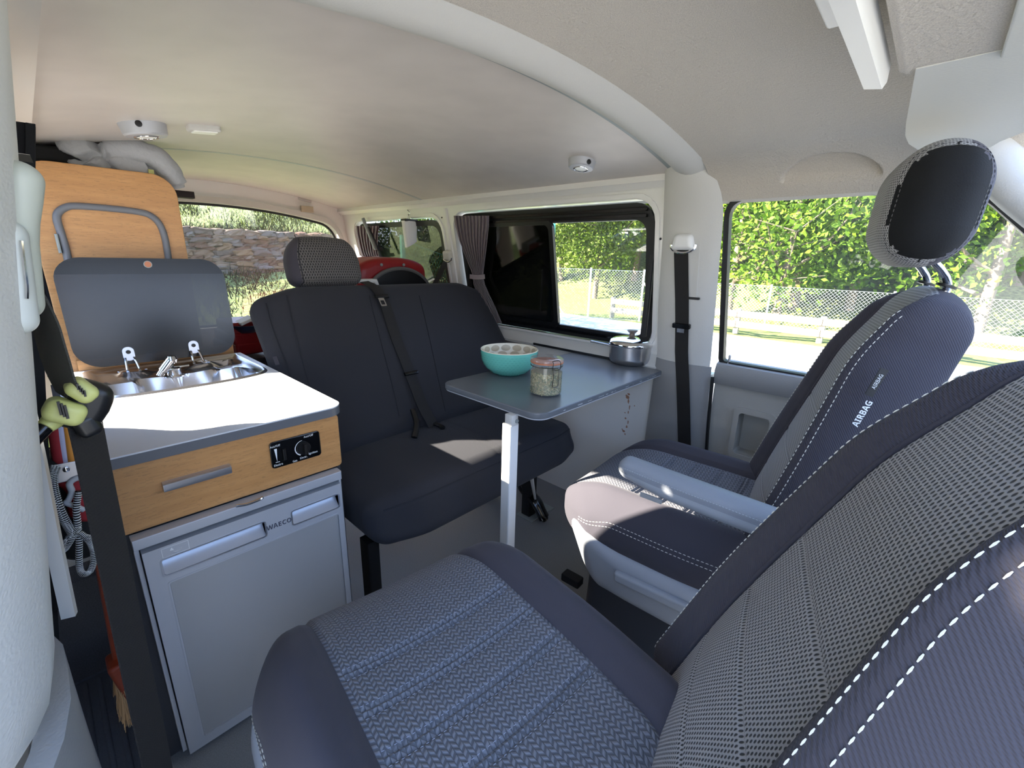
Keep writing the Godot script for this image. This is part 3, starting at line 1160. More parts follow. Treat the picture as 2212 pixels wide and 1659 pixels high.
# ---------------------------------------------------------------- outside
func leaves(count: int, blobs: Array, size: float, tones: Array) -> ArrayMesh:
	var v = PackedVector3Array()
	var n = PackedVector3Array()
	var c = PackedColorArray()
	for i in count:
		var b: Array = blobs[rng.randi() % blobs.size()]
		var d = Vector3(rng.randfn(), rng.randfn(), rng.randfn()).normalized() * pow(rng.randf(), 0.4)
		var at: Vector3 = b[0] + d * b[1]
		var a = Vector3(rng.randfn(), rng.randfn(), rng.randfn()).normalized()
		var e = a.cross(Vector3(rng.randfn(), rng.randfn(), rng.randfn())).normalized()
		var s = size * rng.randf_range(0.6, 1.3)
		var q = [at - a * s, at + e * s * 0.55, at + a * s, at - e * s * 0.55]
		var col: Color = tones[rng.randi() % tones.size()] * rng.randf_range(0.75, 1.15)
		col.a = 1.0
		for k in [0, 1, 2, 0, 2, 3]:
			v.append(q[k])
			n.append(a.cross(e))
			c.append(col)
	var arr = []
	arr.resize(Mesh.ARRAY_MAX)
	arr[Mesh.ARRAY_VERTEX] = v
	arr[Mesh.ARRAY_NORMAL] = n
	arr[Mesh.ARRAY_COLOR] = c
	var m = ArrayMesh.new()
	m.add_surface_from_arrays(Mesh.PRIMITIVE_TRIANGLES, arr)
	return m

func make_tree(h: float, w: float, count: int, tones: Array, bare := false) -> Array:
	var wood = MB.new()
	var lean = Vector3(rng.randf_range(-0.3, 0.3), 0, rng.randf_range(-0.3, 0.3))
	var trunk = curve([Vector3.ZERO, Vector3(0, h * 0.35, 0) + lean * 0.4, Vector3(0, h * 0.7, 0) + lean, Vector3(0, h * 0.97, 0) + lean * 1.2], 4)
	var rad = PackedFloat32Array()
	for i in trunk.size(): rad.append(lerpf(0.022 * h, 0.004 * h, float(i) / (trunk.size() - 1)))
	tube(wood, trunk, rad, 7)
	var blobs = [[Vector3(0, h * 0.8, 0) + lean, Vector3(w * 0.35, h * 0.2, w * 0.35)]]
	for k in 9:
		var a = TAU * k / 9 + rng.randf_range(-0.3, 0.3)
		var y = h * rng.randf_range(0.22, 0.75)
		var base = trunk[int(y / h * (trunk.size() - 1))]
		var tip = Vector3(cos(a) * w * rng.randf_range(0.3, 0.5), y + h * rng.randf_range(0.1, 0.28), sin(a) * w * rng.randf_range(0.3, 0.5))
		var br = curve([base, base.lerp(tip, 0.5) + Vector3(0, -0.05 * h, 0), tip], 4)
		var rr = PackedFloat32Array()
		for i in br.size(): rr.append(lerpf(0.009 * h, 0.002 * h, float(i) / (br.size() - 1)))
		tube(wood, br, rr, 5)
		blobs.append([tip, Vector3(w * 0.26, h * 0.15, w * 0.26)])
		blobs.append([Vector3(cos(a) * w * 0.2, y, sin(a) * w * 0.2), Vector3(w * 0.24, h * 0.17, w * 0.24)])
		for s in 4:
			var f = br[rng.randi_range(3, br.size() - 1)]
			var e = f + Vector3(rng.randfn(), absf(rng.randfn()), rng.randfn()) * 0.09 * h
			tube(wood, PackedVector3Array([f, e]), PackedFloat32Array([0.003 * h, 0.001 * h]), 4)
	return [wood.mesh(60), leaves(count, blobs, 0.0135 * h, tones)]

func outside() -> void:
	var mb = MB.new()
	box(mb, Vector3(-4, -0.66, 2.0), Vector3(31.2, 0.12, 60))
	struct("floor", "sunlit pale gravel yard outside the van", mb, M.gravel)
	mb = MB.new()
	var rows = []
	for i in 25:
		var r = PackedVector3Array()
		for j in 21:
			var x = lerpf(11.6, 60.0, j / 20.0)
			var z = lerpf(-32.0, 18.0, i / 24.0)
			r.append(Vector3(x, -0.6 + maxf(0, x - 16.0) * 0.45 + 0.08 * sin(x * 2.1) * sin(z * 1.7), z))
		rows.append(r)
	sheet(mb, rows, 0.3)
	tag(obj("meadow_slope", mb, M.grass_ground), "green meadow slope rising beyond the guard rail", "meadow", "", "structure")
	# bank behind the van, a dry stone wall in it
	mb = MB.new()
	rows = []
	for q in [[-3.4, -0.64], [-3.9, 0.22], [-5.0, 0.45], [-6.2, 0.69], [-6.75, 0.80], [-6.9, 0.80], [-7.05, 0.9], [-7.1, 1.22], [-7.5, 1.31], [-8.4, 1.48], [-9.8, 1.76], [-12.0, 2.25], [-18.0, 3.8]]:
		var r = PackedVector3Array()
		for j in 37:
			var x = lerpf(-8.0, 10.0, j / 36.0)
			r.append(Vector3(x, lerpf(q[1] + 0.05 * sin(x * 3.1 + q[0] * 2.0), -0.75, smoothstep(4.3, 7.5, x)), q[0] + 0.04 * sin(x * 5.0)))
		rows.append(r)
	sheet(mb, rows, 0.3, true)
	tag(obj("grass_bank", mb, M.grass_ground), "grassy bank rising behind the van", "bank", "", "structure")
	var wall = thing("stone_wall", "dry stone wall of brown stones in the grassy bank", "stone wall", Vector3(1.8, 0.75, -6.95))
	var y = 0.78
	var shapes = []
	for k in 8:
		var m = MB.new()
		var nz = FastNoiseLite.new()
		nz.seed = k * 7 + 3
		nz.frequency = 1.4
		rbox(m, Vector3(2, 2, 2), 0.38, 1, [-0.2, 0.3], [0.1], [0.0], func(q): return q * (1.0 + 0.42 * nz.get_noise_3dv(q * 0.8)))
		shapes.append(m.mesh(18))
	var row = 0
	while y < 1.30:
		var hh = rng.randf_range(0.038, 0.080)
		var x = 0.7 + rng.randf_range(0, 0.1)
		while x < 4.0:
			var ww = rng.randf_range(0.08, 0.24)
			var o = MeshInstance3D.new()
			o.name = "stone"
			o.mesh = shapes[rng.randi() % 8]
			o.material_override = M.stone[rng.randi() % 7]
			wall.add_child(o, true)
			o.position = Vector3(x + ww / 2, y + hh / 2 + rng.randf_range(-0.008, 0.008), -6.93 - (y - 0.78) * 0.25 + rng.randf_range(-0.03, 0.03)) - wall.position
			o.rotation.z = rng.randf_range(-0.22, 0.22)
			o.scale = Vector3(ww * 0.53, hh * 0.60, 0.09)
			x += ww
		y += hh
		row += 1
	# grass: blades on the bank
	for kind in 2:
		var v = PackedVector3Array()
		var n = PackedVector3Array()
		for i in [12000, 15000][kind]:
			var z: float
			if kind == 0: z = rng.randf_range(-6.8, -4.0) if rng.randf() < 0.5 else rng.randf_range(-10.5, -7.4)
			else: z = rng.randf_range(-7.75, -7.06) if rng.randf() < 0.85 else rng.randf_range(-6.9, -5.6)
			var x = rng.randf_range(0.3, 4.3)
			var g = bank_y(x, z)
			var l = rng.randf_range(0.05, 0.13) if kind == 0 else rng.randf_range(0.12, 0.34)
			var a = rng.randf() * TAU
			var side = Vector3(cos(a), 0, sin(a)) * 0.007
			var tip = Vector3(rng.randfn() * 0.4, 1.0, rng.randfn() * 0.4).normalized() * l
			if kind == 1: tip = Vector3(rng.randfn() * 0.6, rng.randf_range(-0.75, 0.5), rng.randf_range(0.1, 0.9)).normalized() * l
			var b = Vector3(x, g - 0.01, z)
			v.append_array(PackedVector3Array([b - side, b + side, b + tip]))
			var nn = side.cross(tip).normalized()
			n.append_array(PackedVector3Array([nn, nn, nn]))
		var arr = []
		arr.resize(Mesh.ARRAY_MAX)
		arr[Mesh.ARRAY_VERTEX] = v
		arr[Mesh.ARRAY_NORMAL] = n
		var m = ArrayMesh.new()
		m.add_surface_from_arrays(Mesh.PRIMITIVE_TRIANGLES, arr)
		tag(obj(["grass", "dry_grass"][kind], m, [M.blade, M.blade_dry][kind]), ["short green grass on the bank behind the van", "pale dry grass hanging over the stone wall"][kind], "grass", "", "stuff")

	# trees beyond the guard rail
	var green = [Color(0.40, 0.48, 0.07), Color(0.50, 0.56, 0.11), Color(0.30, 0.38, 0.07), Color(0.56, 0.58, 0.16)]
	var olive = [Color(0.44, 0.40, 0.16), Color(0.48, 0.42, 0.20), Color(0.36, 0.36, 0.12), Color(0.50, 0.48, 0.20)]
	var kinds = [make_tree(7.0, 5.2, 17000, green), make_tree(6.0, 4.6, 15000, olive), make_tree(7.5, 5.0, 3200, green, true), make_tree(6.4, 5.0, 17000, green)]
	var called = ["leafy_tree", "olive_tree", "bare_tree", "leafy_tree"]
	var label = ["bright green spring tree on the slope beyond the guard rail", "olive brown budding tree on the slope beyond the chain-link fence", "sparse pale trunked tree with few leaves beyond the guard rail", "bright green spring tree on the slope beyond the guard rail"]
	var group = ["green trees beyond the guard rail", "olive trees beyond the chain-link fence", "sparse trees beyond the guard rail", "green trees beyond the guard rail"]
	# kind, pixel column, distance across, scale
	for q in [[1, 1215, 17.5, 1.0], [1, 1290, 15.8, 0.9], [1, 1375, 18.0, 1.1], [1, 1330, 22.0, 1.3], [1, 1235, 23.0, 1.3], [1, 1415, 22.0, 1.2], [2, 1590, 15.5, 0.9], [0, 1640, 18.5, 1.05], [3, 1560, 19.5, 1.1], [0, 1735, 16.8, 1.0], [3, 1800, 19.0, 1.15], [0, 1690, 23.0, 1.4], [3, 1860, 17.0, 1.0], [0, 1950, 20.0, 1.2], [3, 2050, 18.0, 1.0], [2, 2160, 15.5, 0.85], [0, 2130, 21.0, 1.2], [3, 2215, 19.0, 1.1], [0, 2010, 25.0, 1.6], [3, 1770, 26.0, 1.6], [0, 1600, 26.0, 1.6], [1, 1180, 17.0, 1.0], [0, 1880, 24.0, 1.5], [3, 2290, 22.0, 1.4], [2, 1700, 15.2, 0.8]]:
		var k: int = q[0]
		var at = ax(q[1], 560, q[2])
		var o = thing(called[k], label[k], "tree", Vector3(q[2], -0.6 + maxf(0, q[2] - 16.0) * 0.45 - 0.05, at.z), group[k], true, rng.randf() * TAU)
		o.scale = Vector3.ONE * q[3]
		obj("trunk", kinds[k][0], M.bark, o)
		obj("crown", kinds[k][1], M.leaf, o)
	# shrub seen through the rear quarter window
	var shrub = make_tree(2.6, 2.8, 9000, [Color(0.10, 0.14, 0.04), Color(0.16, 0.20, 0.07), Color(0.28, 0.27, 0.14)])
	for q in [[6.2, -8.4, 1.0], [7.6, -9.2, 1.3], [6.0, -6.6, 0.8]]:
		var o = thing("dark_shrub", "dense dark shrub with dry twigs outside the rear quarter window", "shrub", Vector3(q[0], bank_y(q[0], q[1]) - 0.05, q[1]), "dark shrubs behind the van", true, q[0] * 2.0)
		o.scale = Vector3.ONE * q[2]
		obj("stem", shrub[0], M.bark, o)
		obj("crown", shrub[1], M.leaf, o)

	# unseen shrub added beside the van to block the sun from the near seat
	var thuja = make_tree(3.4, 1.9, 10, [Color(0.07, 0.12, 0.03)])
	var column = []
	for k in 9: column.append([Vector3(0, 0.35 + 0.34 * k, 0), Vector3(1, 0.5, 1) * (0.86 - 0.03 * k)])
	thuja[1] = leaves(26000, column, 0.05, [Color(0.07, 0.12, 0.03), Color(0.10, 0.16, 0.04)])
	var th = thing("sun_blocking_shrub", "unseen dense shrub added beside the passenger door to block the sun", "shrub", Vector3(-2.15, -0.62, -1.25), "", true)
	obj("stem", thuja[0], M.bark, th)
	obj("crown", thuja[1], M.leaf, th)
	# wooden guard rail along the road
	var rail = thing("guard_rail", "pale wooden guard rail along the far side of the road", "guard rail", Vector3(12.0, -0.6, -1.0))
	for k in 9:
		mb = MB.new()
		box(mb, Vector3(12.06, -0.30, -7.0 + k * 1.8), Vector3(0.12, 0.62, 0.12), 0.02)
		obj("post", mb, M.fence_wood, rail)
	for k in 8:
		for h in [-0.10, -0.36]:
			mb = MB.new()
			box(mb, Vector3(11.97, h, -6.1 + k * 1.8), Vector3(0.06, 0.15, 1.79), 0.015)
			obj("rail", mb, M.fence_wood, rail)
	# chain-link fences
	chain_fence("chain_link_fence", "chain-link fence with white posts beyond the guard rail", Vector3(13.4, -0.6, -5.6), Vector3(13.4, -0.6, 7.0), 1.15, 6, M.zinc, M.zinc)
	chain_fence("chain_link_fence", "tall corner of chain-link fence with braced white posts in front of olive trees", Vector3(10.9, -0.6, -8.9), Vector3(11.9, -0.6, -6.0), 1.42, 3, M.zinc, M.plastic_white)
	chain_fence("garden_fence", "green mesh garden fence outside the rear quarter window", Vector3(2.9, 0.25, -4.4), Vector3(5.2, -0.1, -5.6), 1.0, 3, M.mesh_green, M.mesh_green)
	mb = MB.new()
	tube(mb, PackedVector3Array([Vector3(8.6, -0.6, -6.75), Vector3(8.6, 4.2, -6.75)]), 0.045, 10)
	var pole = tag(obj("lamp_post", mb, M.mesh_green), "slim pale green post outside the sliding window", "post")
	mb = MB.new()
	lathe(mb, [Vector2(0.10, 0), Vector2(0.10, 0.02), Vector2(0.05, 0.04), Vector2(0.045, 0.10)], 12, Transform3D(Basis(), Vector3(8.6, -0.6, -6.75)))
	obj("base_flange", mb, M.mesh_green, pole)

func bank_y(x: float, z: float) -> float:
	var t = [[-3.4, -0.64], [-3.9, 0.22], [-5.0, 0.45], [-6.2, 0.69], [-6.75, 0.80], [-6.9, 0.80], [-7.05, 0.9], [-7.1, 1.22], [-7.5, 1.31], [-8.4, 1.48], [-9.8, 1.76], [-12.0, 2.25], [-18.0, 3.8]]
	for i in t.size() - 1:
		if z <= t[i][0] and z >= t[i + 1][0]:
			return lerpf(t[i][1], t[i + 1][1], (z - t[i][0]) / (t[i + 1][0] - t[i][0])) if x < 4.3 else lerpf(lerpf(t[i][1], t[i + 1][1], (z - t[i][0]) / (t[i + 1][0] - t[i][0])), -0.75, smoothstep(4.3, 7.5, x))
	return -0.62

func chain_fence(called: String, label: String, a: Vector3, b: Vector3, h: float, posts: int, wire: Material, post: Material) -> void:
	var f = thing(called, label, "fence", a)
	var d = b - a
	var n = d.length()
	d /= n
	for k in posts:
		var mb = MB.new()
		var p = a + d * n * k / (posts - 1)
		tube(mb, PackedVector3Array([p, p + Vector3(0, h + 0.05, 0)]), 0.028, 8)
		if k % 2 == 0: tube(mb, PackedVector3Array([p + Vector3(0, h * 0.8, 0), p + d * h * 0.55]), 0.02, 6)
		obj("post", mb, post, f)
	var mb = MB.new()
	var s = 0.085
	var across = d.cross(Vector3.UP)
	var m = int((n + h) / s)
	for k in m:
		for dir in [1.0, -1.0]:
			var x0 = k * s - h
			var x1 = x0 + h
			var y0 = 0.0
			var y1 = h
			if x0 < 0: y0 = -x0
			if x1 > n: y1 = h - (x1 - n)
			var p0 = maxf(x0, 0)
			var p1 = minf(x1, n)
			if p1 <= p0: continue
			if dir < 0:
				y0 = h - y0
				y1 = h - y1
			var w = 0.0022
			var u = a + d * p0 + Vector3(0, y0, 0)
			var v = a + d * p1 + Vector3(0, y1, 0)
			var e = (v - u).cross(across).normalized() * w
			mb.quad(u - e, u + e, v + e, v - e)
	for y in [0.02, h]:
		tube(mb, PackedVector3Array([a + Vector3(0, y, 0), b + Vector3(0, y, 0)]), 0.004, 4)
	var o = obj("wire_mesh", mb, wire, f, 10)
	o.set_meta("kind", "stuff")

# ---------------------------------------------------------------- kitchen
func flat_z(z: float) -> Callable:
	return func(q: Vector2, d: float): return Vector3(q.x, q.y, z - d)

func flat_y(y: float) -> Callable:
	return func(q: Vector2, d: float): return Vector3(q.x, y - d, q.y)

func kitchen() -> void:
	# cabinet
	var cab = thing("kitchen_cabinet", "kitchen cabinet with orange wood drawer front above the fridge", "cabinet", Vector3(0.22, 0, -1.40))
	var mb = MB.new()
	box(mb, Vector3(-0.012, 0.355, -1.41), Vector3(0.016, 0.70, 0.80))
	box(mb, Vector3(0.016, 0.287, -1.05), Vector3(0.040, 0.574, 0.05))
	box(mb, Vector3(0.4575, 0.355, -1.42), Vector3(0.009, 0.70, 0.78))
	box(mb, Vector3(0.22, 0.355, -1.80), Vector3(0.47, 0.70, 0.012))
	box(mb, Vector3(0.22, 0.025, -1.45), Vector3(0.46, 0.03, 0.70))
	obj("body", mb, M.base_dark, cab)
	mb = MB.new()
	box(mb, Vector3(-0.012, 0.355, -1.008), Vector3(0.016, 0.70, 0.004), 0.001)
	obj("front_edge", mb, M.base_dark, cab)
	mb = MB.new()
	extrude(mb, rrect_at(-0.004, 0.4595, 0.5735, 0.7125, 0.010), -0.016, 0.0, 0.002, Transform3D(Basis(), Vector3(0, 0, -1.012)))
	var dr = obj("drawer_front", mb, M.wood, cab)
	mb = MB.new()
	ring(mb, rrect_at(-0.0055, 0.461, 0.572, 0.714, 0.0115), rrect_at(-0.004, 0.4595, 0.5735, 0.7125, 0.010), flat_z(-1.014), 0.0, 0.014)
	obj("edging", mb, M.rubber, dr)
	mb = MB.new()
	var h0 = az(352, 1052, -1.0)
	var h1 = az(501, 1016, -1.0)
	var hy = (h0.y + h1.y) / 2
	extrude(mb, PackedVector2Array([Vector2(-0.010, -0.009), Vector2(0.002, -0.009), Vector2(0.004, -0.004), Vector2(0.004, 0.006), Vector2(0.0, 0.009), Vector2(-0.010, 0.009)]), h0.x, h1.x, 0.001, Transform3D(Basis(Vector3(0, 0, 1), Vector3(0, 1, 0), Vector3(-1, 0, 0)), Vector3(0, hy, -1.002)).scaled_local(Vector3(1, 1, -1)))
	obj("handle", mb, M.alu, dr)
	# control panel of the fridge
	var c0 = az(580, 956, -1.01)
	var c1 = az(695, 985, -1.01)
	var cx0 = c0.x
	var cx1 = c1.x
	var cy0 = az(588, 1014, -1.01).y
	var cy1 = az(690, 929, -1.01).y
	mb = MB.new()
	extrude(mb, rrect_at(cx0, cx1, cy0, cy1, 0.008), 0.0, 0.005, 0.002, Transform3D(Basis(), Vector3(0, 0, -1.013)))
	var cp = obj("control_panel", mb, M.black_gloss, cab)
	var cw = cx1 - cx0
	var ch = cy1 - cy0
	var kc = Vector3(cx0 + cw * 0.63, cy0 + ch * 0.50, -1.008)
	mb = MB.new()
	lathe(mb, [Vector2(0.0155, 0.0), Vector2(0.0155, 0.006), Vector2(0.0145, 0.008), Vector2(0, 0.008)], 28, Transform3D(Basis(Vector3.RIGHT, PI / 2), kc))
	box(mb, kc + Vector3(0, 0, 0.012), Vector3(0.006, 0.027, 0.010), 0.002)
	obj("knob", mb, M.black, cp)
	mb = MB.new()
	box(mb, Vector3(cx0 + cw * 0.25, cy0 + ch * 0.45, -1.006), Vector3(0.007, 0.028, 0.006), 0.002)
	obj("slider", mb, M.black, cp)
	mb = MB.new()
	var arc = PackedVector2Array()
	var arc2 = PackedVector2Array()
	for k in 19:
		var a = lerpf(PI * 0.52, PI * 1.36, k / 18.0)
		arc.append(Vector2(kc.x + cos(a) * 0.0195, kc.y + sin(a) * 0.0195))
		arc2.append(Vector2(kc.x + cos(a) * (0.0185 - 0.002 * k / 18.0), kc.y + sin(a) * (0.0185 - 0.002 * k / 18.0)))
	for k in 18:
		mb.quad(Vector3(arc[k].x, arc[k].y, -1.0074), Vector3(arc[k + 1].x, arc[k + 1].y, -1.0074), Vector3(arc2[k + 1].x, arc2[k + 1].y, -1.0074), Vector3(arc2[k].x, arc2[k].y, -1.0074))
	obj("dial_mark", mb, M.print_white, cp)
	mb = MB.new()
	var sx = cx0 + cw * 0.10
	mb.tri(Vector3(sx - 0.003, cy0 + ch * 0.74, -1.0074), Vector3(sx + 0.003, cy0 + ch * 0.74, -1.0074), Vector3(sx + 0.0006, cy0 + ch * 0.25, -1.0074))
	mb.quad(Vector3(sx - 0.003, cy0 + ch * 0.22, -1.0074), Vector3(sx + 0.006, cy0 + ch * 0.22, -1.0074), Vector3(sx + 0.006, cy0 + ch * 0.24, -1.0074), Vector3(sx - 0.003, cy0 + ch * 0.24, -1.0074))
	obj("slider_mark", mb, M.print_white, cp)
	for q in [["Aus/Off", 0.76, 0.90], ["Aus/Off", 0.10, 0.84], ["Electro", 0.12, 0.12], ["Gas", 0.44, 0.08], ["Electr.", 0.62, 0.12], ["Ignition", 0.82, 0.20]]:
		text("print", q[0], 0.0042, Vector3(cx0 + cw * q[1], cy0 + ch * q[2], -1.0076), Vector3.RIGHT, Vector3.UP, M.print_white, cp)

	# worktop
	var wt = PackedVector2Array([Vector2(-0.005, -1.80), Vector2(-0.005, -1.0)])
	for k in 9:
		var a = PI / 2 * (1 - k / 8.0)
		wt.append(Vector2(0.434 + cos(a) * 0.04, -1.04 + sin(a) * 0.04))
	wt.append(Vector2(0.474, -1.80))
	# the sink's hole is cut from the slab
	var hole = PackedVector2Array()
	var sink_out = sink_outline()
	mb = MB.new()
	var mid = inset(sink_out, 0.006)
	slab_with_hole(mb, wt, mid, 0.7365, 0.7335)
	var top = tag(obj("worktop", mb, M.worktop, self, 20), "pale grey laminate worktop with dark edge on kitchen cabinet", "worktop") as MeshInstance3D
	mb = MB.new()
	slab_with_hole(mb, wt, mid, 0.7335, 0.7135)
	obj("edge_band", mb, M.edge, top, 20)

	sink(sink_out)
	fridge()

	# wardrobe behind the sink
	var wr = thing("wardrobe", "tall orange wood cupboard front with a grey arched moulding behind the sink", "cupboard", Vector3(0.2, 0, -2.0))
	mb = MB.new()
	extrude(mb, rrect_at(0.0265, 0.367, 0.45, 1.316, 0.062, 8), -0.016, 0.0, 0.002, Transform3D(Basis(), Vector3(0, 0, -1.815)))
	obj("front_panel", mb, M.wood, wr)
	mb = MB.new()
	box(mb, Vector3(0.195, 0.62, -2.08), Vector3(0.31, 1.24, 0.48))
	obj("body", mb, M.black_matt, wr)
	mb = MB.new()
	var path = []
	for q in [[150, 575], [141, 535], [130, 498], [123, 474], [126, 459], [142, 448], [165, 445], [235, 450], [300, 458], [327, 467], [345, 485], [355, 510], [361, 540], [366, 575]]:
		path.append(az(q[0], q[1], -1.812))
	tube(mb, curve(path, 4), 0.0095, 10)
	obj("arch_moulding", mb, mat(C(112, 114, 120), 0.5), wr)
	mb = MB.new()
	var g0 = az(121, 505, -1.806)
	var g1 = az(130, 547, -1.806)
	box(mb, (g0 + g1) / 2, Vector3(0.007, g0.y - g1.y, 0.016), 0.003)
	obj("hinge", mb, M.rail, wr)
	mb = MB.new()
	box(mb, Vector3(0.25, 0.752, -1.806), Vector3(0.41, 0.034, 0.010), 0.003)
	obj("upstand", mb, M.wood, wr)

func sink_outline() -> PackedVector2Array:
	var o = PackedVector2Array()
	var pts = []
	for q in [[0.056, -1.475], [0.070, -1.432], [0.10, -1.414], [0.16, -1.405], [0.25, -1.402], [0.34, -1.408], [0.41, -1.424], [0.442, -1.445], [0.459, -1.49], [0.460, -1.60], [0.458, -1.745], [0.440, -1.775], [0.25, -1.785], [0.07, -1.78], [0.050, -1.75], [0.050, -1.60]]:
		pts.append(Vector3(q[0], q[1], 0))
	for q in curve(pts, 3, true): o.append(Vector2(q.x, q.y))
	return o

func slab_with_hole(mb: MB, outer: PackedVector2Array, hole: PackedVector2Array, y1: float, y0: float) -> void:
	# join the hole to the outline by a bridge and triangulate
	var best = [1e9, 0, 0]
	for i in outer.size():
		for j in hole.size():
			var d = outer[i].distance_to(hole[j])
			if d < best[0]: best = [d, i, j]
	var poly = PackedVector2Array()
	var h = hole.duplicate()
	if Geometry2D.is_polygon_clockwise(h) == Geometry2D.is_polygon_clockwise(outer): h.reverse()
	var start = 0
	for j in h.size():
		if h[j].distance_to(hole[best[2]]) < 1e-6: start = j
	for i in outer.size() + 1: poly.append(outer[(best[1] + i) % outer.size()])
	for j in h.size() + 1: poly.append(h[(start + j) % h.size()])
	poly[outer.size()] += Vector2(1e-5, 1e-5)
	poly[poly.size() - 1] += Vector2(1e-5, -1e-5)
	var ix = Geometry2D.triangulate_polygon(poly)
	for i in range(0, ix.size(), 3):
		var a = poly[ix[i]]
		var b = poly[ix[i + 1]]
		var c = poly[ix[i + 2]]
		if (b - a).cross(c - a) > 0:
			var s = b
			b = c
			c = s
		mb.tri(Vector3(a.x, y1, a.y), Vector3(b.x, y1, b.y), Vector3(c.x, y1, c.y))
		mb.tri(Vector3(a.x, y0, a.y), Vector3(c.x, y0, c.y), Vector3(b.x, y0, b.y))
	for loop in [outer, hole]:
		for i in loop.size():
			var p = loop[i]
			var q = loop[(i + 1) % loop.size()]
			if loop == outer: mb.quad(Vector3(p.x, y1, p.y), Vector3(p.x, y0, p.y), Vector3(q.x, y0, q.y), Vector3(q.x, y1, q.y))
			else: mb.quad(Vector3(p.x, y1, p.y), Vector3(q.x, y1, q.y), Vector3(q.x, y0, q.y), Vector3(p.x, y0, p.y))

func sink_depth(x: float, z: float) -> float:
	var d = 0.0
	# main bowl
	var e = pow(absf(x - 0.25) / 0.175, 3.0) + pow(absf(z + 1.52) / 0.085, 3.0)
	d = 0.10 * smoothstep(1.15, 0.70, e)
	# ledge behind it lies a little lower than the rim
	var l = smoothstep(-1.60, -1.62, z)
	d = maxf(d, 0.010 * smoothstep(0.062, 0.085, x) * smoothstep(0.447, 0.43, x) * smoothstep(-1.772, -1.755, z))
	# soap dish on the right
	var s = pow(absf(x - 0.388) / 0.040, 4.0) + pow(absf(z + 1.69) / 0.045, 4.0)
	d = maxf(d, 0.028 * smoothstep(1.2, 0.6, s))
	# raised feet of the hinges
	for hx in [0.160, 0.322]:
		var f = maxf(absf(x - hx) / 0.032, absf(z + 1.70) / 0.034)
		if f < 1.3: d = minf(d, lerpf(-0.001, 0.012, smoothstep(0.8, 1.3, f)))
	return d

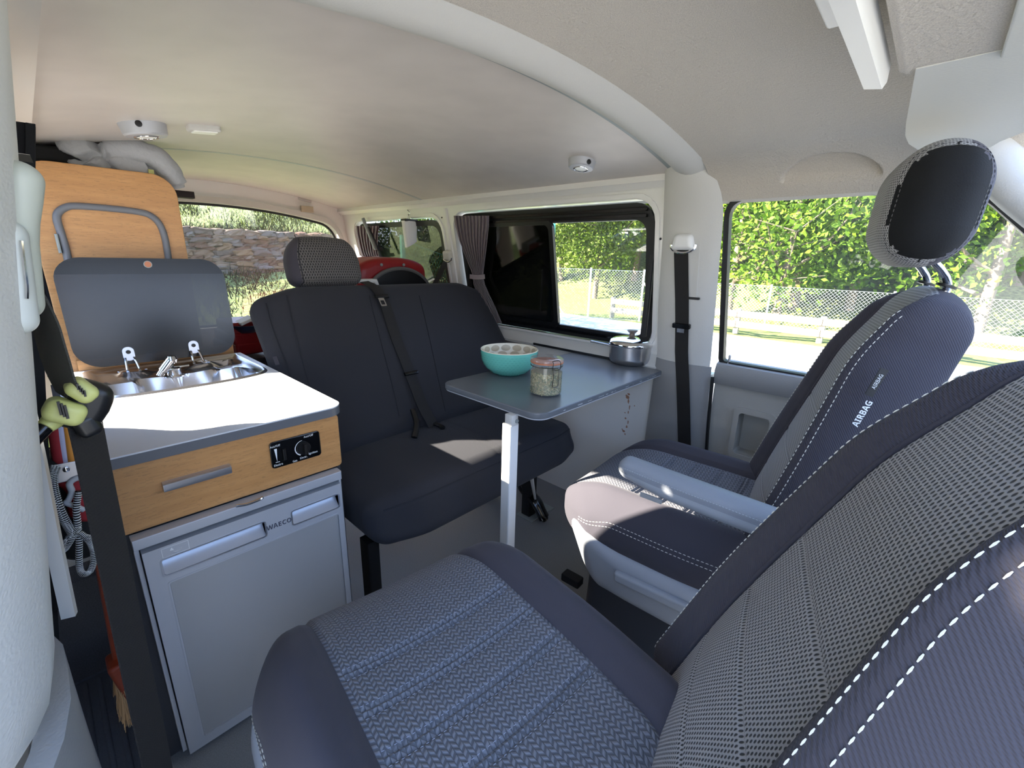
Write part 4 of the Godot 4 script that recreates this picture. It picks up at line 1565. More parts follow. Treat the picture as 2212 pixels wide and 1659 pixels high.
func sink(outl: PackedVector2Array) -> void:
	var sk = thing("sink", "stainless steel sink with open dark glass lid set into the worktop", "sink", Vector3(0.25, 0.64, -1.6))
	var c = Vector2(0.252, -1.60)
	var rows = []
	for i in 30:
		var t = i / 29.0
		var r = PackedVector3Array()
		for q in outl:
			var w = q.lerp(c, t)
			var y = 0.7415
			if i == 0: y = 0.7366
			elif t > 0.04: y = 0.7415 - sink_depth(w.x, w.y) - 0.002 * smoothstep(0.04, 0.10, t)
			r.append(Vector3(w.x, y, w.y))
		rows.append(r)
	var mb = MB.new()
	mb.grid(rows, true)
	obj("basin", mb, M.steel, sk, 60)
	# lid: glass with a black band along its top
	var lean = func(q: Vector2, d: float): return Vector3(q.x, q.y, -1.722 - (q.y - 0.75) * 0.10 - d)
	var full = rrect_at(0.0405, 0.4465, 0.7565, 1.066, 0.062, 8)
	var band: PackedVector2Array = Geometry2D.intersect_polygons(full, PackedVector2Array([Vector2(0, 1.020), Vector2(1, 1.020), Vector2(1, 1.2), Vector2(0, 1.2)]))[0]
	var pane: PackedVector2Array = Geometry2D.intersect_polygons(full, PackedVector2Array([Vector2(0, 0.5), Vector2(1, 0.5), Vector2(1, 1.020), Vector2(0, 1.020)]))[0]
	mb = MB.new()
	plate(mb, pane, lean, 0.0, 0.004)
	var lid = obj("glass_lid", mb, M.lid_glass, sk, 20)
	mb = MB.new()
	plate(mb, band, lean, -0.0002, 0.0042)
	obj("band", mb, M.lid_band, lid, 20)
	mb = MB.new()
	var kc = az(319, 571, -1.7505)
	var kt = Transform3D(Basis(Vector3.RIGHT, PI / 2), kc + Vector3(0, 0, 0.002))
	lathe(mb, [Vector2(0.0105, -0.002), Vector2(0.0105, 0.0012), Vector2(0.0085, 0.0016), Vector2(0.0085, -0.002)], 24, kt)
	obj("hole_ring", mb, M.rail, lid)
	mb = MB.new()
	lathe(mb, [Vector2(0.0085, 0.0), Vector2(0.0085, 0.0008), Vector2(0, 0.0008)], 20, kt)
	obj("plug", mb, M.seal, lid)
	for hx in [0.158, 0.322]:
		var u = 283.0 if hx < 0.2 else 425.0
		mb = MB.new()
		extrude(mb, rrect(0.028, 0.042, 0.0135, 6), 0.0, 0.002, 0.0006, Transform3D(Basis(Vector3.RIGHT, -0.10), Vector3(hx, 0.788, -1.722)))
		var hinge = obj("hinge", mb, M.alu, sk)
		mb = MB.new()
		lathe(mb, [Vector2(0.006, 0.0), Vector2(0.006, 0.0015), Vector2(0, 0.002)], 14, Transform3D(Basis(Vector3.RIGHT, PI / 2), Vector3(hx, 0.794, -1.7200)))
		obj("screw", mb, M.black, hinge)
		for s in [-1.0, 1.0]:
			mb = MB.new()
			tube(mb, curve([Vector3(hx + s * 0.010, 0.776, -1.720), Vector3(hx + s * 0.0115, 0.766, -1.706), Vector3(hx + s * 0.0135, 0.748, -1.690), Vector3(hx + s * 0.014, 0.7425, -1.682)], 4), 0.0035, 8)
			obj("hinge_wire", mb, M.chrome, hinge)
	for q in [[257, 803], [316, 797], [403, 786], [452, 781]]:
		mb = MB.new()
		lathe(mb, [Vector2(0.004, -0.001), Vector2(0.004, 0.0012), Vector2(0, 0.002)], 10, Transform3D(Basis(), ay(q[0], q[1], 0.733)))
		obj("rim_screw", mb, M.chrome, sk)

	# folding tap
	var tp = thing("tap", "chrome folding tap on the sink", "tap", ay(378, 812, 0.731))
	mb = MB.new()
	lathe(mb, [Vector2(0.026, 0.0), Vector2(0.026, 0.003), Vector2(0.019, 0.006), Vector2(0.0175, 0.020), Vector2(0.0185, 0.024), Vector2(0.014, 0.027), Vector2(0, 0.027)], 24, Transform3D(Basis(), tp.position))
	obj("base", mb, M.chrome, tp)
	mb = MB.new()
	var zt: float = tp.position.z + 0.005
	var p0 = az(344, 812, zt)
	var p1 = az(352, 801, zt)
	var p2 = az(372, 776, zt)
	tube(mb, PackedVector3Array([p0, p1]), 0.009, 12)
	tube(mb, PackedVector3Array([p1, p2]), 0.0125, 14)
	lathe(mb, [Vector2(0, -0.014), Vector2(0.010, -0.010), Vector2(0.014, 0), Vector2(0.010, 0.010), Vector2(0, 0.014)], 16, Transform3D(Basis(), p2))
	obj("spout", mb, M.chrome, tp)
	mb = MB.new()
	tube(mb, PackedVector3Array([az(376, 793, zt - 0.01), az(408, 789, zt - 0.01)]), 0.0035, 8)
	obj("lever", mb, M.chrome, tp)

func fridge() -> void:
	var fr = thing("fridge", "silver grey built-in fridge with recessed handles below the wood drawer", "fridge", Vector3(0.24, 0, -1.25))
	var mb = MB.new()
	box(mb, Vector3(0.243, 0.285, -1.26), Vector3(0.40, 0.555, 0.46))
	obj("case", mb, M.base_dark, fr)
	mb = MB.new()
	box(mb, Vector3(0.2405, 0.5585, -1.002), Vector3(0.409, 0.023, 0.030), 0.003)
	box(mb, Vector3(0.0400, 0.285, -1.008), Vector3(0.008, 0.53, 0.022), 0.002)
	box(mb, Vector3(0.4435, 0.285, -1.008), Vector3(0.006, 0.53, 0.022), 0.002)
	obj("frame", mb, M.silver, fr)
	# door front with two scooped handle slots
	var z0 = -0.988
	var x0 = 0.046
	var x1 = 0.440
	var y0 = 0.012
	var y1 = 0.537
	var slots = [[0.072, 0.258], [0.318, 0.431]]
	var s0 = 0.474
	var s1 = 0.510
	mb = MB.new()
	var holes = []
	var face = func(a, b, c, d): box(mb, Vector3((a + b) / 2, (c + d) / 2, z0 - 0.015), Vector3(b - a, d - c, 0.030))
	face.call(x0, x1, y0, 0.036)
	face.call(x0, 0.0755, 0.036, s0)
	face.call(0.428, x1, 0.036, s0)
	face.call(0.0755, 0.428, 0.455, s0)
	face.call(x0, slots[0][0], s0, s1)
	face.call(slots[0][1], slots[1][0], s0, s1)
	face.call(slots[1][1], x1, s0, s1)
	face.call(x0, x1, s1, y1)
	var door = obj("door", mb, M.silver, fr, 20)
	mb = MB.new()
	for s in slots:
		var rows = []
		for k in 9:
			var t = k / 8.0
			var a = t * PI
			var r = PackedVector3Array()
			for x in steps(s[0], s[1], 6): r.append(Vector3(x, lerpf(s0, s1, t), z0 - 0.022 * pow(sin(a * 0.5 + 0.0), 1.0)))
			rows.append(r)
		mb.grid(rows)
		mb.grid([rows[0], rows[0]])
		# end cheeks
		for e in [s[0], s[1]]:
			for k in 8:
				mb.tri(Vector3(e, lerpf(s0, s1, k / 8.0), z0 - 0.022 * sin(k / 16.0 * PI)), Vector3(e, lerpf(s0, s1, (k + 1) / 8.0), z0 - 0.022 * sin((k + 1) / 16.0 * PI)), Vector3(e, s1, z0))
		box(mb, Vector3((s[0] + s[1]) / 2, s1 - 0.001, z0 - 0.012), Vector3(s[1] - s[0], 0.003, 0.022))
	obj("handle_scoop", mb, mat(C(176, 178, 184), 0.28, {"metal": 0.35}), door, 50)
	mb = MB.new()
	for s in slots:
		ring(mb, rrect_at(s[0] - 0.003, s[1] + 0.003, s0 - 0.003, s1 + 0.002, 0.007), rrect_at(s[0], s[1], s0, s1, 0.005), flat_z(z0), -0.0012, 0.002)
	obj("slot_rim", mb, M.alu, door)
	mb = MB.new()
	extrude(mb, rrect_at(0.0765, 0.427, 0.037, 0.454, 0.004), -0.006, 0.0, 0.001, Transform3D(Basis(), Vector3(0, 0, z0 - 0.002)))
	obj("door_panel", mb, M.silver_panel, door)
	mb = MB.new()
	ring(mb, rrect_at(0.0735, 0.4300, 0.0345, 0.4570, 0.005), rrect_at(0.0765, 0.427, 0.0375, 0.4540, 0.004), flat_z(z0), -0.0010, 0.006)
	obj("panel_rim", mb, M.silver, door)
	text("logo", "WAECO", 0.0112, Vector3(0.288, 0.4900, z0 + 0.0004), Vector3.RIGHT, Vector3.UP, M.print_grey, door, true)
	mb = MB.new()
	var fx = 0.0745
	var fw = 0.044
	for q in [[fx, fx + fw, 0.5125, 0.5132], [fx, fx + fw, 0.5322, 0.5329], [fx, fx + 0.0008, 0.5125, 0.5329], [fx + fw - 0.0008, fx + fw, 0.5125, 0.5329]]:
		box(mb, Vector3((q[0] + q[1]) / 2, (q[2] + q[3]) / 2, z0 + 0.0004), Vector3(q[1] - q[0], q[3] - q[2], 0.0006))
	var arrow = PackedVector3Array()
	var ar = PackedFloat32Array()
	for k in 9:
		var a = lerpf(-0.15 * PI, -0.95 * PI, k / 8.0)
		arrow.append(Vector3(fx + 0.024 + cos(a) * 0.008, 0.5262 + sin(a) * 0.0085, z0 + 0.0006))
		ar.append(lerpf(0.0021, 0.0006, k / 8.0))
	tube(mb, arrow, ar, 6, true, false, 0.3)
	mb.tri(Vector3(fx + 0.0128, 0.5235, z0 + 0.0008), Vector3(fx + 0.0195, 0.5235, z0 + 0.0008), Vector3(fx + 0.0160, 0.5300, z0 + 0.0008))
	obj("pictogram", mb, M.print_white, door)
	mb = MB.new()
	var l0 = az(510, 1093, z0 + 0.004)
	var l1 = az(568, 1074, z0 + 0.004)
	tube(mb, curve([l0, l0.lerp(l1, 0.4) + Vector3(0, -0.003, 0.002), l0.lerp(l1, 0.85) + Vector3(0, -0.0015, 0.002), l1], 4), 0.0032, 8)
	obj("latch", mb, M.chrome, fr)
	mb = MB.new()
	tube(mb, PackedVector3Array([Vector3(0.115, -0.001, -1.03), Vector3(0.115, 0.03, -1.03)]), 0.016, 12)
	obj("foot", mb, M.alu, fr)

# ---------------------------------------------------------------- bench, its belts, the table and what stands on it
func stitches(mb: MB, path: PackedVector3Array, on := 0.0055, off := 0.003, r := 0.0007) -> void:
	var left = 0.0
	var drawing = true
	var start = path[0]
	for i in path.size() - 1:
		var a = path[i]
		var b = path[i + 1]
		var l = a.distance_to(b)
		var at = 0.0
		while at < l:
			var need = (on if drawing else off) - left
			var go = minf(need, l - at)
			at += go
			left += go
			if left >= (on if drawing else off) - 1e-6:
				var p = a.lerp(b, at / l)
				if drawing: tube(mb, PackedVector3Array([start, (start + p) / 2 + Vector3(0, r * 0.3, 0), p]), PackedFloat32Array([r * 0.5, r, r * 0.5]), 4, false)
				else: start = p
				drawing = not drawing
				left = 0.0

func groove(x: float, at: float, w: float) -> float:
	var d = (x - at) / w
	return exp(-d * d)

func bench() -> void:
	var bn = thing("rear_bench", "dark fabric two person bench seat with a single headrest beside the kitchen cabinet", "bench", Vector3(0.97, 0, -1.25))
	# cushion
	var mb = MB.new()
	var c = Vector3(0.970, 0.388, -1.150)
	var bend = func(q: Vector3):
		var w = q
		w.y += 0.020 * (1 - pow(q.x / 0.475, 4)) * clampf(q.y / 0.07, 0, 1) * cos(q.z / 0.23 * 1.2)
		w.y -= 0.006 * groove(q.x, 0.02, 0.012) * clampf(q.y / 0.07, 0, 1)
		if q.y < 0: w.z -= 0.05 * q.y / 0.07 * clampf(q.z / 0.2, 0, 1) * -1.0 * -1.0
		var e = smoothstep(0.30, 0.475, absf(q.x))
		w.y -= 0.018 * e * clampf(q.y / 0.07, -0.3, 1)
		w.z -= 0.035 * e * clampf(q.z / 0.2, 0, 1)
		return w
	rbox(mb, Vector3(0.95, 0.140, 0.44), 0.052, 5, steps(-0.42, 0.42, 40) + [0.005, 0.015, 0.025, 0.035], [], steps(-0.17, 0.17, 14), bend, Transform3D(Basis(), c))
	var cu = obj("cushion", mb, M.fabric_bench, bn, 60)
	mb = MB.new()
	var pipe = PackedVector3Array()
	for x in steps(-0.43, 0.455, 30):
		var q = round_point(Vector3(x, 0.045, 0.22), Vector3(0.475, 0.07, 0.22), 0.052)
		pipe.append(c + bend.call(q))
	tube(mb, pipe, 0.0022, 6)
	obj("piping", mb, M.thread_dark, cu)
	# back, leaning
	var lean = atan2(1.72 - 1.33, 0.95 - 0.44)
	var tb = Transform3D(Basis(Vector3.RIGHT, -lean), Vector3(1.030, 0.695, -1.525))
	mb = MB.new()
	var bh = 0.66
	var bend2 = func(q: Vector3):
		var w = q
		var e = smoothstep(0.36, 0.54, absf(q.x))
		w.z -= 0.028 * e * clampf(q.z / 0.06, 0, 1)
		w.y -= 0.035 * e * clampf(q.y / 0.33, 0, 1)
		w.z += 0.012 * cos(q.y / 0.33 * 1.4) * clampf(q.z / 0.06, 0, 1)
		return w
	rbox(mb, Vector3(1.08, bh, 0.12), 0.052, 5, steps(-0.47, 0.47, 30), steps(-0.27, 0.27, 18), [], bend2)
	var bk = obj("backrest", mb, M.fabric_bench, bn, 60)
	bk.transform = Transform3D(tb.basis, tb.origin - bn.position)
	own[bk] = true
	# seams of the cover: tilted lines on the front of the back
	var inv = tb.affine_inverse()
	for q in [[[577, 648], [590, 700], [616, 770], [640, 830]], [[620, 636], [634, 700], [655, 780], [690, 900]], [[797, 640], [818, 730], [842, 820], [862, 900]], [[905, 640], [925, 730], [945, 820], [962, 890]]]:
		mb = MB.new()
		var path = []
		for e in q:
			var w = inv * ap(e[0], e[1], tb * Vector3(0, 0, 0.062), tb.basis.z)
			path.append(w)
		var sm = curve(path, 8)
		for i in sm.size():
			var w = sm[i]
			var f: Vector3 = bend2.call(round_point(Vector3(clampf(w.x, -0.535, 0.535), clampf(w.y, -0.32, 0.32), 0.06), Vector3(0.54, bh / 2, 0.06), 0.052))
			sm[i] = Vector3(w.x, w.y, f.z + 0.0005)
		tube(mb, sm, 0.0022, 6)
		obj("seam", mb, M.thread_dark, bk)
	# small tab on the left edge of the cover
	mb = MB.new()
	var tp = inv * ap(596, 780, tb * Vector3(0, 0, 0.06), tb.basis.z)
	box(mb, tp + Vector3(0, 0, 0.003), Vector3(0.012, 0.03, 0.004), 0.001)
	obj("cover_tab", mb, M.fabric_plain, bk)
	# headrest with a plain dark cheek
	var hr_t = Transform3D(Basis(Vector3.RIGHT, -0.30), Vector3(0.793, 1.058, -1.765))
	mb = MB.new()
	var side = MB.new()
	var bend3 = func(q: Vector3):
		var w = q
		w.x *= 1.0 - 0.16 * smoothstep(0.0, 0.095, q.y)
		w.z += 0.012 * cos(q.x / 0.14 * 1.3)
		w.y -= 0.006 * pow(q.x / 0.14, 2)
		return w
	rbox(func(q): return side if q.x < -0.112 else mb, Vector3(0.285, 0.188, 0.115), 0.050, 5, [-0.112] + steps(-0.10, 0.10, 10), steps(-0.06, 0.06, 6), [], bend3)
	var hd = obj("headrest", mb, M.fabric_head, bn, 60)
	hd.transform = Transform3D(hr_t.basis, hr_t.origin - bn.position)
	own[hd] = true
	obj("cheek", side, M.fabric_plain, hd, 60)
	mb = MB.new()
	var st = PackedVector3Array()
	for a in steps(0.0, TAU, 40):
		var q = round_point(Vector3(-0.112, cos(a) * 0.2, sin(a) * 0.2).clamp(Vector3(-1, -0.094, -0.0575), Vector3(1, 0.094, 0.0575)), Vector3(0.1425, 0.094, 0.0575), 0.05)
		st.append(bend3.call(q) * 1.003)
	tube(mb, st, 0.0018, 5)
	obj("seam", mb, M.thread_dark, hd)
	for s in [-0.05, 0.05]:
		mb = MB.new()
		tube(mb, PackedVector3Array([Vector3(0.793 + s, 0.93, -1.715), Vector3(0.793 + s, 1.02, -1.75)]), 0.006, 8)
		obj("headrest_rod", mb, M.chrome, bn)
	# legs
	for q in [[0.515, -1.005, 0.036], [1.325, -1.10, 0.045], [0.53, -1.42, 0.036], [1.325, -1.42, 0.045]]:
		mb = MB.new()
		box(mb, Vector3(q[0], 0.165, q[1]), Vector3(q[2], 0.33, 0.05), 0.006)
		obj("leg", mb, M.black, bn)
	mb = MB.new()
	box(mb, Vector3(0.97, 0.315, -1.20), Vector3(0.86, 0.02, 0.42), 0.005)
	obj("seat_frame", mb, M.black, bn)
	# floor latch with its lever
	mb = MB.new()
	var l0 = ay(1135, 1060, 0.10)
	var l1 = ay(1172, 1112, 0.03)
	var hull = curve([l0 + Vector3(-0.02, 0.06, -0.03), l0, l0.lerp(l1, 0.55) + Vector3(0, 0.02, 0), l1, l1 + Vector3(0.005, -0.02, 0.012)], 5)
	var rad = PackedFloat32Array()
	for i in hull.size(): rad.append([0.022, 0.030, 0.032, 0.030, 0.020][mini(4, int(i / 5.0 + 0.5))])
	tube(mb, hull, rad, 10, true, false, 0.75)
	var la = obj("floor_latch", mb, M.black_gloss, bn)
	mb = MB.new()
	tube(mb, PackedVector3Array([ay(1146, 1018, 0.33), ay(1156, 1078, 0.10)]), PackedFloat32Array([0.009, 0.005]), 8, true, false, 0.5)
	obj("lever", mb, M.plastic_white, la)
	mb = MB.new()
	var rc = ay(1156, 1104, 0.002)
	box(mb, rc, Vector3(0.16, 0.004, 0.09), 0.002, Transform3D())
	obj("floor_plate", mb, M.rail, bn)
	# three-point belt across the back
	var belt = thing("bench_belt", "black seat belt running diagonally over the bench backrest", "seat belt", Vector3(0.98, 0.46, -1.33))
	mb = MB.new()
	var path = PackedVector3Array()
	for q in [[800, 610], [812, 622], [826, 642], [840, 680], [858, 735], [880, 790], [897, 835], [915, 880], [937, 920]]:
		path.append(ap(q[0], q[1], tb * Vector3(0, 0, 0.078), tb.basis.z))
	path[0] += Vector3(0, 0.0, -0.05)
	path[1] += Vector3(0, 0.004, -0.015)
	strap(mb, curve(Array(path), 3), Vector3.RIGHT, 0.046)
	obj("strap", mb, M.belt, belt)
	mb = MB.new()
	var tg = ap(826, 652, tb * Vector3(0, 0, 0.083), tb.basis.z)
	ring(mb, rrect(0.026, 0.040, 0.004, 3), rrect_at(-0.008, 0.008, -0.013, 0.006, 0.002, 3), func(q, d): return tg + tb.basis * Vector3(q.x, q.y, d), -0.001, 0.001)
	obj("tongue", mb, M.chrome, belt)
	mb = MB.new()
	box(mb, Vector3(0, 0.0, 0), Vector3(0.062, 0.016, 0.012), 0.004, Transform3D(tb.basis, ap(824, 640, tb * Vector3(0, 0, 0.082), tb.basis.z)))
	obj("tongue_cover", mb, M.black, belt)
	mb = MB.new()
	box(mb, Vector3.ZERO, Vector3(0.060, 0.014, 0.012), 0.004, Transform3D(tb.basis, ap(888, 806, tb * Vector3(0, 0, 0.082), tb.basis.z)))
	obj("slider", mb, M.black_gloss, belt)
	mb = MB.new()
	var b0 = az(770, 604, -1.80)
	extrude(mb, PackedVector2Array([Vector2(-0.03, 0.0), Vector2(0.085, 0.0), Vector2(0.105, -0.050), Vector2(0.085, -0.055), Vector2(0.070, -0.016), Vector2(-0.03, -0.016)]), -0.025, 0.025, 0.005, Transform3D(Basis(), b0 + Vector3(0, 0.002, 0)))
	obj("belt_guide", mb, M.trim, belt)
	# buckles between the cushion and the back
	for q in [[892, 885, 895, 945], [940, 915, 955, 925]]:
		mb = MB.new()
		var p0 = ap(q[0], q[1], tb * Vector3(0, 0, 0.085), tb.basis.z)
		var p1 = ap(q[2], q[3], tb * Vector3(0, 0, 0.12), tb.basis.z)
		tube(mb, curve([p0, (p0 + p1) / 2 + Vector3(0.006, 0, 0.01), p1], 5), 0.011, 8, true, false, 0.6)
		tag(obj("belt_buckle", mb, M.black), "black belt buckle tucked between bench cushion and backrest" if q[0] < 900 else "short belt end lying in the crease of the bench", "buckle")

	# driver's belt on the B pillar
	var db = thing("driver_belt", "black seat belt hanging down the driver's B pillar", "seat belt", Vector3(1.56, 0.36, -0.6))
	var on = func(u, v, d): return pr(u, v, d)
	mb = MB.new()
	path = PackedVector3Array()
	for q in [[1471, 540], [1472, 600], [1473, 650], [1473, 702], [1472, 760], [1475, 830], [1477, 900], [1479, 985], [1481, 1040]]: path.append(pr(q[0], q[1], -0.046) if q[1] < 750 else ax(q[0], q[1], 1.530))
	strap(mb, path, Vector3(0, 0, 1), 0.047)
	obj("strap", mb, M.belt, db)
	mb = MB.new()
	var dc = pr(1476, 527, -0.05)
	rbox(mb, Vector3(0.034, 0.050, 0.062), 0.016, 4, [], [], [], func(q): return q + Vector3(0, 0, 0.010 * signf(q.z) * smoothstep(0.0, -0.02, q.y)), Transform3D(Basis(Vector3.BACK, 0.19), dc + Vector3(0, 0.006, 0)))
	obj("anchor_cover", mb, M.plastic_white, db)
	mb = MB.new()
	var hoop = PackedVector3Array()
	for k in 16:
		var a = lerpf(PI * 0.95, PI * 2.05, k / 15.0)
		hoop.append(dc + Vector3(0.0, -0.006 + sin(a) * 0.022, cos(a) * 0.039))
	tube(mb, hoop, 0.0045, 8)
	obj("hoop", mb, M.chrome, db)
	mb = MB.new()
	box(mb, Vector3.ZERO, Vector3(0.014, 0.016, 0.064), 0.005, Transform3D(Basis(Vector3.BACK, 0.19), pr(1472, 704, -0.050)))
	obj("tongue_cover", mb, M.black_gloss, db)
	mb = MB.new()
	box(mb, Vector3.ZERO, Vector3(0.003, 0.018, 0.026), 0.001, Transform3D(Basis(Vector3.BACK, 0.19), pr(1470, 713, -0.054)))
	obj("tongue", mb, M.chrome, db)

func table_and_things() -> void:
	var ty = 0.708
	var tb = thing("folding_table", "dark grey folding table with one white leg fixed to the side wall", "table", Vector3(1.2, 0, -0.88))
	var o = PackedVector2Array([Vector2(1.557, -1.085), Vector2(1.557, -0.668)])
	for cc in [[0.833 + 0.045, -0.668 - 0.045, 0.5], [0.833 + 0.045, -1.085 + 0.045, 1.0]]:
		for k in 9:
			var a: float = cc[2] * PI + PI / 2 * k / 8.0
			o.append(Vector2(cc[0] + cos(a) * 0.045, cc[1] + sin(a) * 0.045))
	var mb = MB.new()
	var t = Transform3D(Basis(Vector3(1, 0, 0), Vector3(0, 0, 1), Vector3(0, -1, 0)), Vector3(0, ty, 0))
	extrude(mb, o, 0.0, 0.018, 0.004, t, 3)
	var top = obj("table_top", mb, M.table_top, tb, 30)
	mb = MB.new()
	extrude(mb, inset(o, 0.003), 0.0175, 0.021, 0.0, t)
	obj("underside", mb, M.edge_light, top, 20)
	mb = MB.new()
	for k in 16:
		var a = rng.randf_range(0.9, 1.5)
		box(mb, Vector3(a, ty - 0.011, -0.6678), Vector3(rng.randf_range(0.006, 0.03), rng.randf_range(0.001, 0.003), 0.0006))
	obj("edge_wear", mb, M.edge_light, top)
	var lx = ay(1101, 897, 0.686)
	mb = MB.new()
	var foot = Vector3(lx.x + 0.01, 0.0, lx.z - 0.005)
	var ax3 = (lx - foot).normalized()
	extrude(mb, rrect(0.034, 0.034, 0.004, 3), 0.0, lx.distance_to(foot) - 0.028, 0.0, Transform3D(Basis(Vector3.UP.cross(Vector3(0, 0, 1)).rotated(Vector3.UP, 0.0), Vector3(0, 0, 1), Vector3.UP).rotated(Vector3.UP, 0.0).orthonormalized() * Basis(), foot))
	var leg = obj("leg", mb, M.plastic_white, tb, 30)
	mb = MB.new()
	box(mb, Vector3(lx.x + 0.008, 0.672, lx.z), Vector3(0.030, 0.036, 0.030), 0.008)
	var jt = obj("leg_joint", mb, M.trim, tb)
	mb = MB.new()
	lathe(mb, [Vector2(0.006, 0), Vector2(0.006, 0.003), Vector2(0, 0.004)], 12, Transform3D(Basis(Vector3.RIGHT, PI / 2), Vector3(lx.x + 0.012, 0.670, lx.z + 0.015)))
	obj("pivot_screw", mb, M.rail, jt)
	mb = MB.new()
	box(mb, Vector3(lx.x + 0.01, 0.004, lx.z - 0.005), Vector3(0.045, 0.008, 0.045), 0.003)
	obj("foot", mb, M.rubber, tb)
	mb = MB.new()
	var br = ay(1418, 788, ty + 0.004)
	box(mb, br, Vector3(0.05, 0.008, 0.022), 0.002)
	tube(mb, PackedVector3Array([br + Vector3(-0.03, 0.0, 0.012), br + Vector3(0.02, 0.0, 0.012)]), 0.004, 8)
	obj("wall_bracket", mb, M.alu, tb)

	# bowl
	var bp = ay(1099, 806, ty)
	var bw = thing("bowl", "turquoise textured bowl with a cream patterned inside on the table", "bowl", bp)
	mb = MB.new()
	var t0 = Transform3D(Basis(), bp)
	lathe(mb, [Vector2(0.0, 0.0), Vector2(0.046, 0.0), Vector2(0.049, 0.003), Vector2(0.068, 0.012), Vector2(0.086, 0.030), Vector2(0.096, 0.053), Vector2(0.0995, 0.078), Vector2(0.1, 0.086)], 64, t0, false)
	obj("outside", mb, M.teal, bw, 60)
	# scallops of the outside
	mb = MB.new()
	for row in 9:
		var f = row / 8.0
		for k in 44:
			var a = TAU * (k + 0.5 * (row % 2)) / 44
			var yy = lerpf(0.012, 0.074, f)
			var rr: float = bowl_r(yy)
			var d = Vector3(cos(a), 0, sin(a))
			var e = Vector3(-sin(a), 0, cos(a))
			var cpt = bp + d * (rr + 0.0005) + Vector3(0, yy, 0)
			var hw = rr * PI / 44 * 0.82
			var up: Vector3 = (Vector3(0, 0.008, 0) + d * (bowl_r(yy + 0.008) - rr))
			mb.quad(cpt - e * hw, cpt - up * 0.52, cpt + e * hw, cpt + d * 0.0016)
			mb.quad(cpt - e * hw, cpt + d * 0.0016, cpt + e * hw, cpt + up * 0.52)
	var scal = obj("scallops", mb, M.teal, bw, 30)
	scal.set_meta("kind", "stuff")
	mb = MB.new()
	lathe(mb, [Vector2(0.1, 0.086), Vector2(0.0985, 0.0885), Vector2(0.096, 0.086), Vector2(0.092, 0.055), Vector2(0.080, 0.030), Vector2(0.060, 0.012), Vector2(0.0, 0.008)], 64, t0, false)
	obj("inside", mb, M.cream, bw, 60)
	for q in [[14, 0.060, 0.083, 0.5, M.beige], [12, 0.040, 0.060, 0.45, M.beige], [9, 0.014, 0.040, 0.5, M.slate]]:
		for k in q[0]:
			mb = MB.new()
			var pts = []
			for s in 12:
				var w = TAU * s / 12
				var a: float = TAU * (k + 0.5 * cos(w) * q[3] * 1.7) / q[0]
				var yy: float = lerpf(q[1], q[2], 0.5 + 0.5 * sin(w))
				var rr = bowl_in(yy) - 0.0012
				pts.append(bp + Vector3(cos(a) * rr, yy + 0.0006, sin(a) * rr))
			mb.fan(PackedVector3Array(pts), (pts[0] + pts[3] + pts[6] + pts[9]) / 4)
			obj("petal", mb, q[4], bw)

	# jar of grains
	var jp = ay(1178, 849, ty)
	var jr = thing("glass_jar", "clip top glass jar of green and beige grains on the table", "jar", jp)
	t0 = Transform3D(Basis(), jp)
	mb = MB.new()
	lathe(mb, [Vector2(0.0, 0.002), Vector2(0.040, 0.001), Vector2(0.046, 0.004), Vector2(0.048, 0.012), Vector2(0.048, 0.078), Vector2(0.045, 0.086), Vector2(0.047, 0.090), Vector2(0.047, 0.096)], 40, t0, false)
	obj("glass", mb, M.clear, jr, 60)
	mb = MB.new()
	var prof = [Vector2(0.0, 0.004), Vector2(0.043, 0.005), Vector2(0.0455, 0.012), Vector2(0.0455, 0.068), Vector2(0.03, 0.071), Vector2(0.0, 0.070)]
	lathe(mb, prof, 32, t0)
	obj("grain_fill", mb, M.seed, jr, 50)
	for kind in 2:
		mb = MB.new()
		for k in 520:
			var a = rng.randf() * TAU
			var yy = rng.randf_range(0.006, 0.070)
			var d = Vector3(cos(a), 0, sin(a))
			var e = Vector3(-sin(a), 0, cos(a)).rotated(d, rng.randf() * TAU)
			var g = d.cross(e)
			var p = jp + d * 0.0456 + Vector3(0, yy, 0)
			var s = rng.randf_range(0.0014, 0.0024)
			mb.quad(p - e * s * 1.7, p - g * s, p + e * s * 1.7, p + d * 0.0012)
			mb.quad(p - e * s * 1.7, p + d * 0.0012, p + e * s * 1.7, p + g * s)
		var gr = obj("grains", mb, [M.seed_green, mat(C(196, 180, 128), 0.7)][kind], jr, 20)
		gr.set_meta("kind", "stuff")
	mb = MB.new()
	lathe(mb, [Vector2(0.040, 0.0965), Vector2(0.0490, 0.0965), Vector2(0.0497, 0.0985), Vector2(0.0490, 0.1005), Vector2(0.040, 0.1015)], 40, t0)
	obj("rubber_seal", mb, M.seal, jr, 50)
	mb = MB.new()
	lathe(mb, [Vector2(0.049, 0.1015), Vector2(0.0495, 0.106), Vector2(0.047, 0.110), Vector2(0.040, 0.112), Vector2(0.036, 0.1105), Vector2(0.0, 0.1105)], 40, t0, false)
	obj("lid", mb, M.clear, jr, 60)
	mb = MB.new()
	var toward = (EYE - jp)
	toward.y = 0
	toward = toward.normalized().rotated(Vector3.UP, 0.55)
	var sd = Vector3.UP.cross(toward)
	var w3 = func(s, y, r): return jp + toward * r + sd * s + Vector3(0, y, 0)
	tube(mb, curve([w3.call(-0.010, 0.110, 0.050), w3.call(-0.012, 0.104, 0.056), w3.call(-0.013, 0.092, 0.055), w3.call(-0.010, 0.084, 0.052), w3.call(0.010, 0.084, 0.052), w3.call(0.013, 0.092, 0.055), w3.call(0.012, 0.104, 0.056), w3.call(0.010, 0.110, 0.050)], 4, true), 0.0012, 6, false, true)
